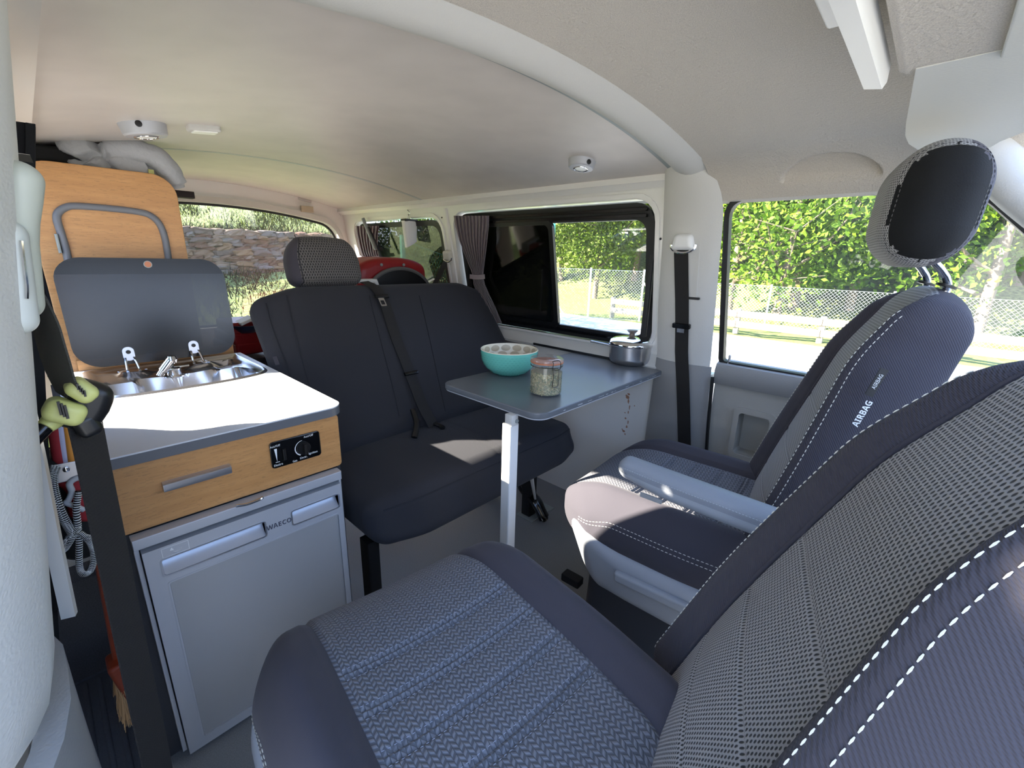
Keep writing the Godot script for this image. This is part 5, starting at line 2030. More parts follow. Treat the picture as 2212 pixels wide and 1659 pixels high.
	tube(mb, curve([w3.call(-0.008, 0.086, 0.053), w3.call(-0.008, 0.06, 0.0535), w3.call(-0.009, 0.035, 0.052), w3.call(0.009, 0.035, 0.052), w3.call(0.008, 0.06, 0.0535), w3.call(0.008, 0.086, 0.053)], 4, true), 0.0012, 6, false, true)
	obj("wire_clasp", mb, M.wire, jr)
	mb = MB.new()
	var loop = PackedVector3Array()
	for k in 40: loop.append(jp + Vector3(cos(TAU * k / 40) * 0.0478, 0.0885, sin(TAU * k / 40) * 0.0478))
	tube(mb, loop, 0.0011, 6, false, true)
	obj("wire_band", mb, M.wire, jr)

	# saucepan
	var sp = ay(1359, 784, ty)
	var pan = thing("saucepan", "small stainless steel saucepan with lid on the table by the window", "saucepan", sp)
	t0 = Transform3D(Basis().scaled(Vector3(1.06, 1.06, 1.06)), sp)
	mb = MB.new()
	lathe(mb, [Vector2(0.0, 0.0), Vector2(0.058, 0.0), Vector2(0.066, 0.003), Vector2(0.074, 0.012), Vector2(0.0765, 0.024), Vector2(0.0765, 0.068), Vector2(0.079, 0.071)], 56, t0, false)
	obj("pot", mb, M.steel_brushed, pan, 50)
	mb = MB.new()
	lathe(mb, [Vector2(0.081, 0.070), Vector2(0.082, 0.074), Vector2(0.081, 0.081), Vector2(0.074, 0.090), Vector2(0.058, 0.097), Vector2(0.030, 0.1015), Vector2(0.010, 0.102), Vector2(0.0, 0.102)], 56, t0, false)
	var lid = obj("lid", mb, M.chrome, pan, 50)
	mb = MB.new()
	lathe(mb, [Vector2(0.013, 0.1015), Vector2(0.010, 0.107), Vector2(0.010, 0.112), Vector2(0.016, 0.118), Vector2(0.020, 0.122), Vector2(0.018, 0.1245), Vector2(0.0, 0.1255)], 24, t0)
	obj("knob", mb, mat(C(120, 106, 92), 0.4), lid)
	mb = MB.new()
	var ha = az(1330, 735, sp.z - 0.05)
	var hd = Vector3(-0.35, 0.10, -0.9).normalized()
	var hs = sp + Vector3(-0.035, 0.066, -0.066)
	extrude(mb, rrect(0.020, 0.008, 0.003, 3), 0.0, 0.085, 0.002, Transform3D(Basis(Vector3.UP.cross(hd).normalized(), hd.cross(Vector3.UP.cross(hd)).normalized(), hd), hs))
	obj("handle", mb, M.steel, pan)

func bowl_r(y: float) -> float:
	var t = [[0.0, 0.046], [0.003, 0.049], [0.012, 0.068], [0.030, 0.086], [0.053, 0.096], [0.078, 0.0995], [0.09, 0.1]]
	for i in t.size() - 1:
		if y <= t[i + 1][0]: return lerpf(t[i][1], t[i + 1][1], (y - t[i][0]) / (t[i + 1][0] - t[i][0]))
	return 0.1

func bowl_in(y: float) -> float:
	var t = [[0.008, 0.0], [0.012, 0.060], [0.030, 0.080], [0.055, 0.092], [0.086, 0.096]]
	for i in t.size() - 1:
		if y <= t[i + 1][0]: return lerpf(t[i][1], t[i + 1][1], maxf(0, y - t[i][0]) / (t[i + 1][0] - t[i][0]))
	return 0.096

# ---------------------------------------------------------------- front seats, both swivelled to face the rear
func seat_cushion_bend(q: Vector3) -> Vector3:
	var w = q
	var t = clampf(q.y / 0.075, 0, 1)
	var ax_ = absf(q.x)
	w.y += t * 0.026 * exp(-pow((ax_ - 0.208) / 0.042, 2))
	w.y -= t * 0.010 * maxf(0, 1 - pow(q.x / 0.155, 2))
	w.y -= 0.007 * groove(ax_, 0.156, 0.0055) * clampf((q.y + 0.03) / 0.03, 0, 1)
	if ax_ < 0.156:
		for s in [-0.075, -0.005, 0.065, 0.135]:
			w.y -= t * 0.0060 * (groove(q.z, s - 0.006, 0.0038) + groove(q.z, s + 0.006, 0.0038)) * smoothstep(0.156, 0.146, ax_)
	w.y -= t * 0.040 * pow(smoothstep(-0.10, -0.29, q.z), 1.6)
	w.z += 0.085 * pow(clampf((ax_ - 0.11) / 0.15, 0, 1), 2.2) * smoothstep(0.02, -0.28, q.z)
	w.x *= 1.0 - 0.05 * smoothstep(0.05, 0.28, q.z)
	return w

func seat_back_bend(q: Vector3) -> Vector3:
	var w = q
	var f = clampf(-q.z / 0.065, 0, 1)
	var up = (q.y + 0.355) / 0.71
	var ax_ = absf(q.x)
	w.z -= f * 0.036 * smoothstep(0.13, 0.215, ax_) * (1.0 - 0.35 * up)
	w.z += f * 0.006 * groove(ax_, 0.150, 0.006)
	w.z -= f * 0.016 * exp(-pow((up - 0.28) / 0.2, 2)) * maxf(0, 1 - pow(q.x / 0.15, 2))
	for s in [-0.17, -0.06, 0.05]:
		w.z += f * 0.0035 * groove(q.y, s, 0.004) * smoothstep(0.150, 0.140, ax_)
	w.x *= 1.0 - 0.44 * smoothstep(0.30, 1.0, up) - 0.04 * smoothstep(0.3, 0.0, up)
	w.y -= 0.045 * pow(ax_ / 0.24, 3) * smoothstep(0.75, 1.0, up)
	w.z += 0.030 * smoothstep(0.72, 1.0, up) * f
	return w

func path_on(bend, h: Vector3, r: float, pts: Array, out := 1.0) -> PackedVector3Array:
	var o = PackedVector3Array()
	for q in pts:
		o.append(bend.call(round_point(q, h, r)) * out)
	return o

func make_seat(called: String, label: String, at: Vector3, turn: float, back: Transform3D, arm: bool) -> void:
	var st = thing(called, label, "chair", at, "", true, turn)
	# cushion: woven centre, plain bolsters
	var cs = Vector3(0.52, 0.15, 0.56)
	var ct = Vector3(0, 0.440, -0.03)
	var centre = MB.new()
	var sides = MB.new()
	var xs = [-0.155, -0.1505, -0.146, 0.155, 0.1505, 0.146, -0.160, 0.160, -0.168, 0.168] + steps(-0.19, 0.19, 20)
	var zs = steps(-0.21, 0.21, 26)
	for s in [-0.075, -0.005, 0.065, 0.135]:
		for d in [-0.013, -0.0095, -0.006, -0.003, 0.0, 0.003, 0.006, 0.0095, 0.013]: zs.append(s + d)
	xs.sort()
	zs.sort()
	rbox(func(q): return centre if absf(q.x) < 0.156 and q.y > -0.055 and q.z < 0.27 else sides, cs, 0.062, 5, xs, [-0.055, -0.01], zs, seat_cushion_bend, Transform3D(Basis(), ct))
	var cu = obj("cushion", centre, M.fabric_tuft, st, 60)
	obj("bolster", sides, M.fabric_plain, cu, 60)
	for s in [-1.0, 1.0]:
		for row in 2:
			var pts = []
			for z in steps(0.2, -0.26, 40): pts.append(Vector3(s * 0.26, 0.030 - row * 0.011 - 0.02 * smoothstep(-0.1, -0.26, z), z))
			var p = path_on(seat_cushion_bend, cs / 2, 0.062, pts)
			for i in p.size(): p[i] += ct + Vector3(s * 0.0005, 0.0003, 0)
			var mb = MB.new()
			stitches(mb, p, 0.0062, 0.0034, 0.0008)
			obj("stitching", mb, M.thread, cu).set_meta("kind", "stuff")
	var seam = MB.new()
	for s in [-0.075, -0.005, 0.065, 0.135]:
		for d in [-0.0105, 0.0105]:
			var pts = []
			for x in steps(-0.148, 0.148, 24): pts.append(Vector3(x, 0.075, s + d))
			var p = path_on(seat_cushion_bend, cs / 2, 0.062, pts)
			for i in p.size(): p[i] += ct + Vector3(0, 0.0004, 0)
			stitches(seam, p, 0.0042, 0.0042, 0.0006)
	obj("seam_stitching", seam, mat(C(150, 152, 164), 0.7), cu).set_meta("kind", "stuff")

	# plastic skirt and pedestal
	var mb = MB.new()
	rbox(mb, Vector3(0.545, 0.150, 0.545), 0.045, 4, steps(-0.2, 0.2, 4), steps(-0.02, 0.02, 2), steps(-0.2, 0.2, 6), func(q):
		var w: Vector3 = q
		var low = clampf(0.5 - q.y / 0.15, 0, 1)
		w.x *= 1.0 - 0.06 * low
		w.z += 0.08 * low * smoothstep(0.1, -0.27, q.z)
		w.y += 0.045 * smoothstep(-0.05, -0.27, q.z) * clampf(0.5 + q.y / 0.15, 0, 1)
		w.z += 0.07 * pow(absf(q.x) / 0.27, 3) * smoothstep(0.0, -0.27, q.z)
		return w, Transform3D(Basis(), Vector3(0, 0.325, -0.03)))
	var sk = obj("skirt", mb, M.base, st, 60)
	mb = MB.new()
	rbox(mb, Vector3(0.020, 0.030, 0.20), 0.009, 3, [], [], [], null, Transform3D(Basis(Vector3.RIGHT, -0.04), Vector3(-0.272, 0.350, 0.02)))
	obj("tilt_handle", mb, M.base, sk, 60)
	mb = MB.new()
	rbox(mb, Vector3(0.38, 0.26, 0.44), 0.03, 3, [], [], [], func(q): return Vector3(q.x * (1.0 + 0.12 * (0.13 - q.y) / 0.26), q.y, q.z), Transform3D(Basis(), Vector3(0, 0.131, 0.02)))
	obj("pedestal", mb, M.base_dark, st, 60)
	mb = MB.new()
	var lever_at = st.transform.affine_inverse() * ax(1236, 1250, 0.915) if arm else Vector3(-0.20, 0.30, -0.22)
	box(mb, lever_at, Vector3(0.03, 0.022, 0.06), 0.004)
	obj("slide_lever", mb, M.black, st)

	# backrest on a tilted node, so that its weave follows it
	var bs = Vector3(0.49, 0.71, 0.13)
	var bt = st.transform.affine_inverse() * back * Transform3D(Basis(), Vector3(0, 0.355, 0.065))
	centre = MB.new()
	sides = MB.new()
	xs = [-0.150, -0.145, -0.140, 0.150, 0.145, 0.140, -0.156, 0.156, -0.165, 0.165] + steps(-0.18, 0.18, 18)
	var ys = steps(-0.29, 0.29, 32)
	for s in [-0.17, -0.06, 0.05]:
		for d in [-0.008, -0.004, 0.0, 0.004, 0.008]: ys.append(s + d)
	xs.sort()
	ys.sort()
	rbox(func(q): return centre if absf(q.x) < 0.150 and q.z < -0.02 else sides, bs, 0.058, 5, xs, ys, [0.0], seat_back_bend)
	var bk = obj("backrest", centre, M.fabric_mesh, st, 60)
	bk.transform = bt
	obj("bolster", sides, M.fabric_side, bk, 60)
	for s in [-1.0, 1.0]:
		mb = MB.new()
		var edge = []
		for y in steps(-0.33, 0.35, 60): edge.append(Vector3(s * 0.153, y, -0.065))
		tube(mb, path_on(seat_back_bend, bs / 2, 0.058, edge), 0.0032, 6)
		obj("piping", mb, M.fabric_plain, bk, 60)
		for row in 2:
			var pts = []
			for y in steps(-0.31, 0.335, 60): pts.append(Vector3(s * (0.205 if row == 0 else 0.229), y, -0.065))
			var p = path_on(seat_back_bend, bs / 2, 0.058, pts)
			for i in p.size(): p[i] += Vector3(s * 0.0003, 0, -0.0006)
			mb = MB.new()
			stitches(mb, p, 0.0064, 0.0034, 0.0009)
			obj("stitching", mb, M.thread, bk).set_meta("kind", "stuff")
	# stitching along the near seam, over the top
	if not arm: return

	# headrest on two chrome rods
	var ht = st.transform.affine_inverse() * Transform3D(Basis(Vector3.UP, deg_to_rad(12.0)) * Basis(Vector3.RIGHT, 0.05), Vector3(1.135, 1.200, -0.040))
	var front = MB.new()
	var cheek = MB.new()
	var band = MB.new()
	var hb = func(q: Vector3):
		var w = q
		w.y += 0.012 * cos(q.x / 0.13 * 1.2) * clampf(q.y / 0.1, 0, 1)
		w.z *= 1.0 - 0.10 * smoothstep(-0.02, -0.10, q.y)
		w.x *= 1.0 - 0.10 * smoothstep(0.02, 0.07, absf(q.z))
		return w
	var hs = Vector3(0.255, 0.195, 0.135)
	rbox(func(q): return cheek if absf(q.x) > 0.098 else (front if q.z < 0.02 else band), hs, 0.066, 6, [-0.098, -0.09, 0.09, 0.098] + steps(-0.06, 0.06, 4), steps(-0.03, 0.03, 4), [], hb)
	var hd = obj("headrest", front, mat(C(176, 174, 172), 0.85, {"tex": M.fabric_mesh.albedo_texture, "bump": M.fabric_mesh.heightmap_texture, "cm": 0.12, "tri": 30.0, "rim": 0.3}), st, 60)
	hd.transform = ht
	obj("cheek", cheek, M.pad_black, hd, 60)
	obj("rear_panel", band, M.fabric_plain, hd, 60)
	for s in [-1.0, 1.0]:
		for row in 2:
			var pts = []
			for a in steps(0, TAU, 72):
				var d = Vector3(0, cos(a), sin(a))
				pts.append(Vector3(s * (0.100 if row == 0 else 0.112), clampf(d.y * 0.3, -0.0975, 0.0975), clampf(d.z * 0.3, -0.0675, 0.0675)))
			mb = MB.new()
			var p = path_on(hb, hs / 2, 0.066, pts, 1.004)
			stitches(mb, p, 0.005, 0.0028, 0.0007)
			obj("stitching", mb, M.thread_dark if row == 0 else mat(C(110, 108, 104), 0.7), hd).set_meta("kind", "stuff")
	for s in [-0.06, 0.06]:
		mb = MB.new()
		tube(mb, curve([bt * Vector3(s, 0.30, 0.0), bt * Vector3(s, 0.365, 0.0), ht * Vector3(s, -0.06, 0.0)], 5), 0.0065, 10)
		obj("headrest_rod", mb, M.chrome, st)
		mb = MB.new()
		lathe(mb, [Vector2(0.016, 0), Vector2(0.016, 0.004), Vector2(0.008, 0.006)], 12, bt * Transform3D(Basis(), Vector3(s, 0.358, 0.0)))
		obj("rod_sleeve", mb, M.black, st)

	# airbag tag sewn into the near side
	var tg = PackedVector3Array()
	var tagc = Vector3(-0.232, 0.085, -0.052)
	mb = MB.new()
	box(mb, Vector3.ZERO, Vector3(0.003, 0.052, 0.013), 0.001)
	var side_x = -0.213
	var tn = obj("airbag_tag", mb, M.black, bk)
	tn.position = Vector3(side_x + 0.004, 0.176, -0.046)
	tn.rotation = Vector3(0, 0, -0.12)
	text("lettering", "AIRBAG", 0.0058, Vector3(-0.0020, 0.002, 0), Vector3(0, 1, 0), Vector3(0, 0, -1), M.print_white, tn)
	text("airbag_lettering", "AIRBAG", 0.0100, Vector3(side_x - 0.0045, 0.118, -0.040), Vector3(0.10, 1, 0), Vector3(-0.12, 0, -1), M.print_white, bk, true)

	# armrest
	mb = MB.new()
	var pad = MB.new()
	var armt = Transform3D(Basis(Vector3.RIGHT, 0.03), Vector3(-0.272, 0.632, 0.085))
	var ab = func(q: Vector3):
		var w = q
		var tip = smoothstep(-0.05, -0.18, q.z)
		w.y += 0.014 * tip * (1.0 if q.y < 0 else 0.1)
		w.x *= 1.0 - 0.10 * tip
		return w
	rbox(func(q): return pad if q.y > 0.0 else mb, Vector3(0.058, 0.062, 0.36), 0.024, 5, [0.0], [0.0], steps(-0.15, 0.15, 12), ab, armt)
	var ar = obj("armrest", mb, M.base, st, 60)
	obj("pad", pad, M.leather, ar, 60)
	mb = MB.new()
	var pts = []
	for z in steps(-0.165, 0.165, 40): pts.append(Vector3(-0.029, 0.012, z))
	var p = path_on(ab, Vector3(0.029, 0.031, 0.18), 0.024, pts)
	for i in p.size(): p[i] = armt * (p[i] + Vector3(-0.0004, 0, 0))
	stitches(mb, p, 0.004, 0.002, 0.0006)
	obj("stitching", mb, mat(C(176, 180, 186), 0.6), ar).set_meta("kind", "stuff")
	mb = MB.new()
	rbox(mb, Vector3(0.05, 0.056, 0.17), 0.02, 4, [], [], [], null, Transform3D(Basis(Vector3.RIGHT, -0.05), Vector3(-0.268, 0.628, 0.31)))
	lathe(mb, [Vector2(0, -0.03), Vector2(0.036, -0.026), Vector2(0.040, -0.02), Vector2(0.040, 0.03)], 20, Transform3D(Basis(Vector3.BACK, -PI / 2), Vector3(-0.25, 0.60, 0.27)))
	obj("armrest_root", mb, M.base, ar, 60)
	mb = MB.new()
	box(mb, Vector3(-0.298, 0.603, -0.005), Vector3(0.004, 0.010, 0.05), 0.002)
	obj("adjuster", mb, M.trim_dark, ar)
	mb = MB.new()
	tube(mb, PackedVector3Array([Vector3(-0.225, 0.46, 0.20), Vector3(-0.225, 0.56, 0.23)]), 0.007, 8)
	obj("hinge_pin", mb, M.chrome, st)

func front_seats() -> void:
	make_seat("captain_chair", "dark blue fabric driver's seat with headrest and armrest turned to face the rear", Vector3(1.135, 0, -0.360), deg_to_rad(3.0), Transform3D(Basis(Vector3.UP, deg_to_rad(14.0)) * Basis(Vector3.RIGHT, deg_to_rad(15.5)), Vector3(1.145, 0.40, -0.240)), true)
	make_seat("captain_chair", "dark blue passenger seat with grey mesh back and woven cushion turned to the rear", Vector3(0.335, 0, -0.375), deg_to_rad(-7.5), Transform3D(Basis(Vector3.UP, deg_to_rad(14.5)) * Basis(Vector3.RIGHT, deg_to_rad(20.8)), Vector3(0.437, 0.40, -0.160)), false)

# ---------------------------------------------------------------- passenger side: pillar, belt, step, hanging bag
func left_side() -> void:
	# B pillar cover
	var mb = MB.new()
	var rows = []
	for i in 33:
		var y = lerpf(0.712, 1.385, i / 32.0)
		var r = PackedVector3Array()
		var top = smoothstep(1.26, 1.385, y)
		for z in [-0.63, -0.62, -0.60, -0.575, -0.545, -0.51, -0.47, -0.43, -0.39, -0.35, -0.31]:
			var off = 4.0 * pow(maxf(0.0, -0.54 - z), 2) + 2.2 * pow(maxf(0.0, z + 0.51), 2) + 0.22 * maxf(0.0, z + 0.47)
			r.append(Vector3(-0.064 + (y - 0.716) * 0.139 + 0.035 * top * top - off - 0.010 * smoothstep(0.74, 0.712, y), y, z))
		rows.append(r)
	sheet(mb, rows, 0.012, true)
	var bp = struct("trim_4", "pale grey cover of the B pillar at the passenger door", mb, M.pillar_left)
	mb = MB.new()
	rows = []
	for i in 17:
		var y = lerpf(-0.04, 0.706, i / 16.0)
		var r = PackedVector3Array()
		for z in [-0.64, -0.62, -0.60, -0.57, -0.53, -0.49, -0.45, -0.42, -0.39]:
			var off = 4.0 * pow(maxf(0.0, -0.55 - z), 2) + 0.3 * maxf(0.0, z + 0.47)
			r.append(Vector3(-0.066 + 0.020 * (0.706 - y) - off + 0.004 * sin(y * 9.0), y, z))
		rows.append(r)
	sheet(mb, rows, 0.02, true)
	obj("lower_cover", mb, M.trim_dark, bp)
	# door frame flange with its rubber
	mb = MB.new()
	strap(mb, curve([az(40, 660, -0.64), az(54, 860, -0.64), az(82, 1000, -0.64), az(102, 1100, -0.64), az(122, 1200, -0.64), az(150, 1330, -0.64)], 5), Vector3(1, 0, 0.3), 0.012, 0.008)
	obj("door_flange", mb, M.white, bp)
	mb = MB.new()
	tube(mb, curve([az(36, 480, -0.65), az(45, 720, -0.65), az(72, 980, -0.65), az(104, 1190, -0.65), az(130, 1310, -0.65)], 5), 0.006, 8)
	obj("door_rubber", mb, M.rubber, bp)

	# dark inner trim of the sliding door in front of its window
	mb = MB.new()
	plate(mb, PackedVector2Array([Vector2(-1.00, 0.62), Vector2(-0.66, 0.62), Vector2(-0.66, 1.175), Vector2(-1.00, 1.225)]), on_left, 0.004, 0.06)
	plate(mb, PackedVector2Array([Vector2(-1.90, 0.62), Vector2(-1.00, 0.62), Vector2(-1.00, 0.795), Vector2(-1.90, 0.795)]), on_left, 0.012, 0.06)
	struct("trim_6", "dark inner trim at the front of the sliding door", mb, M.black_matt)
	# charcoal curtain gathered at the front of that window
	mb = MB.new()
	rows = []
	for i in 25:
		var t = i / 24.0
		var y = lerpf(1.262, 0.79, t)
		var back = lerpf(-1.06, -1.27, smoothstep(0.0, 0.75, t)) + 0.05 * groove(t, 0.80, 0.10)
		var r = PackedVector3Array()
		for j in 61:
			var s = j / 60.0
			r.append(Vector3(1.53 - wall_x(y) - 0.008 + 0.010 * sin(s * TAU * 9.0), y, lerpf(-0.97, back, s)))
		rows.append(r)
	sheet(mb, rows, 0.002)
	tag(obj("dark_cloth", mb, M.curtain_dark, self, 60), "charcoal curtain gathered at the front of the sliding door window", "curtain")
	mb = MB.new()  # pleated dark sheet, added so the gap left of the cupboard looks black
	rows = []
	for i in 17:
		var y = lerpf(1.335, 0.72, i / 16.0)
		var r = PackedVector3Array()
		for j in 41:
			var s = j / 40.0
			r.append(Vector3(lerpf(-0.02, 0.034, s) + 0.006 * sin(s * TAU * 5.0), y, lerpf(-1.86, -1.90, s) + 0.010 * cos(s * TAU * 5.0)))
		rows.append(r)
	sheet(mb, rows, 0.003)
	tag(obj("dark_cloth", mb, M.curtain_dark, self, 60), "charcoal pleated sheet put in to darken the gap left of the wood cupboard", "curtain")

	# step well with a ribbed mat
	mb = MB.new()
	box(mb, Vector3(-0.09, -0.225, -1.30), Vector3(0.20, 0.03, 1.18))
	box(mb, Vector3(0.004, -0.12, -1.30), Vector3(0.012, 0.22, 1.18))
	var sw = struct("trim_5", "grey plastic step well inside the sliding door", mb, M.step_grey)
	mb = MB.new()
	rows = []
	for q in [Vector2(-1.66, -0.208), Vector2(-1.74, -0.19), Vector2(-1.79, -0.13), Vector2(-1.81, -0.03), Vector2(-1.84, 0.03), Vector2(-1.90, 0.05)]:
		rows.append(PackedVector3Array([Vector3(-0.19, q.y, q.x), Vector3(0.004, q.y, q.x)]))
	sheet(mb, rows, 0.02)
	obj("end_slope", mb, M.step_grey, sw)
	mb = MB.new()
	rbox(mb, Vector3(0.155, 0.012, 0.92), 0.005, 2, [], [], [], null, Transform3D(Basis(), Vector3(-0.087, -0.206, -1.21)))
	var mt = tag(obj("rubber_mat", mb, M.step_mat), "worn grey ribbed rubber mat lying in the step", "mat") as MeshInstance3D
	for k in 5:
		mb = MB.new()
		rbox(mb, Vector3(0.013, 0.012, 0.86), 0.005, 2, [], [], [], null, Transform3D(Basis(), Vector3(-0.148 + k * 0.030, -0.198, -1.21)))
		obj("rib", mb, M.step_mat, mt)

	# front passenger belt
	var bt = thing("passenger_belt", "black front seat belt hanging past the kitchen cabinet", "seat belt", Vector3(-0.004, 0.36, -0.56))
	mb = MB.new()
	var path = PackedVector3Array()
	for q in [[183, 905, -0.60], [193, 950, -0.60], [207, 1020, -0.60], [230, 1130, -0.595], [255, 1250, -0.59], [284, 1390, -0.58], [312, 1520, -0.57], [338, 1640, -0.56], [352, 1710, -0.555]]: path.append(az(q[0], q[1], q[2]))
	strap(mb, curve(Array(path), 4), Vector3(0.55, 0, -0.83), 0.047, 0.0016)
	obj("strap", mb, M.belt, bt)
	mb = MB.new()
	path = PackedVector3Array()
	for q in [[40, 600, -0.545], [62, 632, -0.55], [92, 690, -0.56], [112, 750, -0.57], [130, 810, -0.585], [158, 868, -0.60]]: path.append(az(q[0], q[1], q[2]))
	strap(mb, curve(Array(path), 4), Vector3(0.35, 0, 1), 0.047, 0.0016)
	obj("upper_strap", mb, M.belt_grey, bt)
	mb = MB.new()
	var ac = az(30, 540, -0.50)
	rbox(mb, Vector3(0.028, 0.112, 0.05), 0.013, 5, [], steps(-0.03, 0.03, 4), [], func(q): return q + Vector3(0.006 * smoothstep(0.0, 0.05, q.y), 0, 0), Transform3D(Basis(Vector3.BACK, -0.12), ac + Vector3(0.0, 0.006, 0)))
	var cov = obj("anchor_cover", mb, mat(C(176, 178, 164), 0.55), bt, 60)
	mb = MB.new()
	rbox(mb, Vector3(0.024, 0.080, 0.04), 0.011, 5, [], [], [], null, Transform3D(Basis(Vector3.BACK, -0.10), az(22, 598, -0.485)))
	obj("height_slider", mb, mat(C(186, 188, 180), 0.45), cov, 60)
	mb = MB.new()
	tube(mb, curve([az(46, 520, -0.465), az(52, 570, -0.465), az(58, 618, -0.465), az(58, 645, -0.465)], 4), 0.0011, 6)
	obj("edge_line", mb, M.chrome, cov)

	# clamp on the belt
	var cl = thing("belt_clamp", "yellow green and black plastic clamp fixed on the front seat belt", "clamp", az(165, 880, -0.585))
	mb = MB.new()
	rbox(mb, Vector3(0.034, 0.050, 0.024), 0.011, 4, [], steps(-0.02, 0.02, 4), [], func(q): return q + Vector3(0.006 * cos(q.y / 0.025 * 1.4), 0, 0), Transform3D(Basis(Vector3.BACK, -0.55), az(173, 872, -0.588)))
	obj("housing", mb, M.black, cl, 60)
	mb = MB.new()
	rbox(mb, Vector3(0.030, 0.022, 0.028), 0.008, 4, [], [], [], null, Transform3D(Basis(Vector3.BACK, -0.55), az(140, 888, -0.580)))
	rbox(mb, Vector3(0.024, 0.018, 0.028), 0.007, 4, [], [], [], null, Transform3D(Basis(Vector3.BACK, -0.9), az(176, 842, -0.580)))
	var ye = obj("cover", mb, M.yellow, cl, 60)
	for k in 3:
		mb = MB.new()
		box(mb, az(129 + k * 7, 882 + k * 4, -0.5625), Vector3(0.0022, 0.013, 0.002), 0.0, Transform3D())
		obj("vent_slot", mb, M.black, ye)
	for k in 4:
		mb = MB.new()
		box(mb, az(168 + k * 5, 835 + k * 5, -0.5625), Vector3(0.0018, 0.006, 0.002))
		obj("vent_slot", mb, M.black, ye)
	mb = MB.new()
	tube(mb, PackedVector3Array([az(124, 900, -0.585), az(98, 922, -0.58)]), PackedFloat32Array([0.010, 0.007]), 10)
	obj("arm_collar", mb, M.yellow, cl)
	mb = MB.new()
	tube(mb, PackedVector3Array([az(118, 905, -0.585), az(80, 940, -0.58), az(44, 968, -0.575)]), PackedFloat32Array([0.006, 0.007, 0.009]), 10)
	obj("arm", mb, M.black_gloss, cl)
	mb = MB.new()
	rbox(mb, Vector3(0.020, 0.024, 0.020), 0.007, 3, [], [], [], null, Transform3D(Basis(Vector3.BACK, 0.3), az(188, 917, -0.585)))
	obj("knob", mb, M.black, cl, 60)

	# bag hanging on the cabinet's side with odds and ends
	var bz = -0.93
	mb = MB.new()
	var b0 = az(160, 1110, bz)
	rbox(mb, Vector3(0.055, 0.19, 0.09), 0.022, 4, [], steps(-0.06, 0.06, 5), [], func(q): return Vector3(q.x * (1.0 - 0.25 * q.y / 0.1), q.y, q.z) + Vector3(0.006 * sin(q.y * 40.0), 0, 0), Transform3D(Basis(Vector3.BACK, 0.12), b0 + Vector3(-0.004, 0, -0.05)))
	tag(obj("hanging_bag", mb, M.black_matt, self, 60), "black cloth bag hanging beside the kitchen cabinet", "bag")
	for q in [[[118, 912], [124, 960], [133, 1010], [140, 1050]], [[130, 915], [136, 960], [144, 1008], [150, 1040]]]:
		mb = MB.new()
		var p = []
		for e in q: p.append(az(e[0], e[1], bz - 0.02))
		tube(mb, curve(p, 4), 0.009, 10)
		var white: bool = q[0][0] < 125
		tag(obj("rolled_packet", mb, M.red_cloth if white else M.lilac, self, 60), "red patterned roll sticking out of the hanging bag" if white else "pale lilac roll sticking out of the hanging bag", "packet")
	mb = MB.new()
	var op = []
	for e in [[144, 905], [150, 950], [156, 1000], [160, 1030]]: op.append(az(e[0], e[1], bz - 0.015))
	tube(mb, curve(op, 4), 0.006, 10)
	tag(obj("rolled_packet", mb, M.orange, self, 60), "orange roll sticking out of the hanging bag", "packet")
	# metal hook plate
	mb = MB.new()
	extrude(mb, rrect(0.062, 0.030, 0.014, 6), 0.0, 0.003, 0.001, Transform3D(Basis(Vector3.BACK, -0.05), az(153, 1017, bz + 0.02)))
	var hk = tag(obj("hook_plate", mb, M.alu), "oval grey metal hook plate beside the kitchen cabinet", "hook") as MeshInstance3D
	mb = MB.new()
	lathe(mb, [Vector2(0.004, 0), Vector2(0.004, 0.002), Vector2(0, 0.003)], 12, Transform3D(Basis(Vector3.RIGHT, PI / 2), az(143, 1014, bz + 0.024)))
	obj("rivet", mb, M.chrome, hk)
	mb = MB.new()
	var hp = []
	for e in [[180, 1030], [160, 1036], [150, 1046], [155, 1062], [148, 1080], [143, 1086], [158, 1092], [182, 1102]]: hp.append(az(e[0], e[1], bz + 0.025))
	tube(mb, curve(hp, 4), 0.0042, 8)
	tag(obj("bent_wire_hook", mb, M.edge_light, self, 60), "bent pale wire hook hanging below the hook plate", "hook")
	mb = MB.new()
	rbox(mb, Vector3(0.036, 0.085, 0.03), 0.012, 4, [], steps(-0.02, 0.02, 4), [], func(q): return q + Vector3(0.005 * sin(q.y * 90.0), 0, 0.004 * cos(q.y * 70.0)), Transform3D(Basis(Vector3.BACK, 0.15), az(178, 1075, bz)))
	tag(obj("red_cloth", mb, M.red_cloth, self, 60), "crumpled red cloth beside the hanging bag", "cloth")
	# braided cords
	var cords = [
		[[118, 1005], [110, 1025], [112, 1060], [125, 1100], [140, 1130], [152, 1150], [160, 1160]],
		[[124, 1008], [117, 1030], [120, 1062], [132, 1100], [148, 1132], [160, 1150], [168, 1140], [165, 1100], [170, 1060]],
		[[172, 1140], [160, 1148], [146, 1165], [135, 1180], [138, 1188], [150, 1172], [165, 1150], [185, 1160], [200, 1162]],
		[[172, 1150], [171, 1190], [172, 1225], [180, 1240], [196, 1232], [203, 1205], [199, 1180], [190, 1165], [178, 1158]],
	]
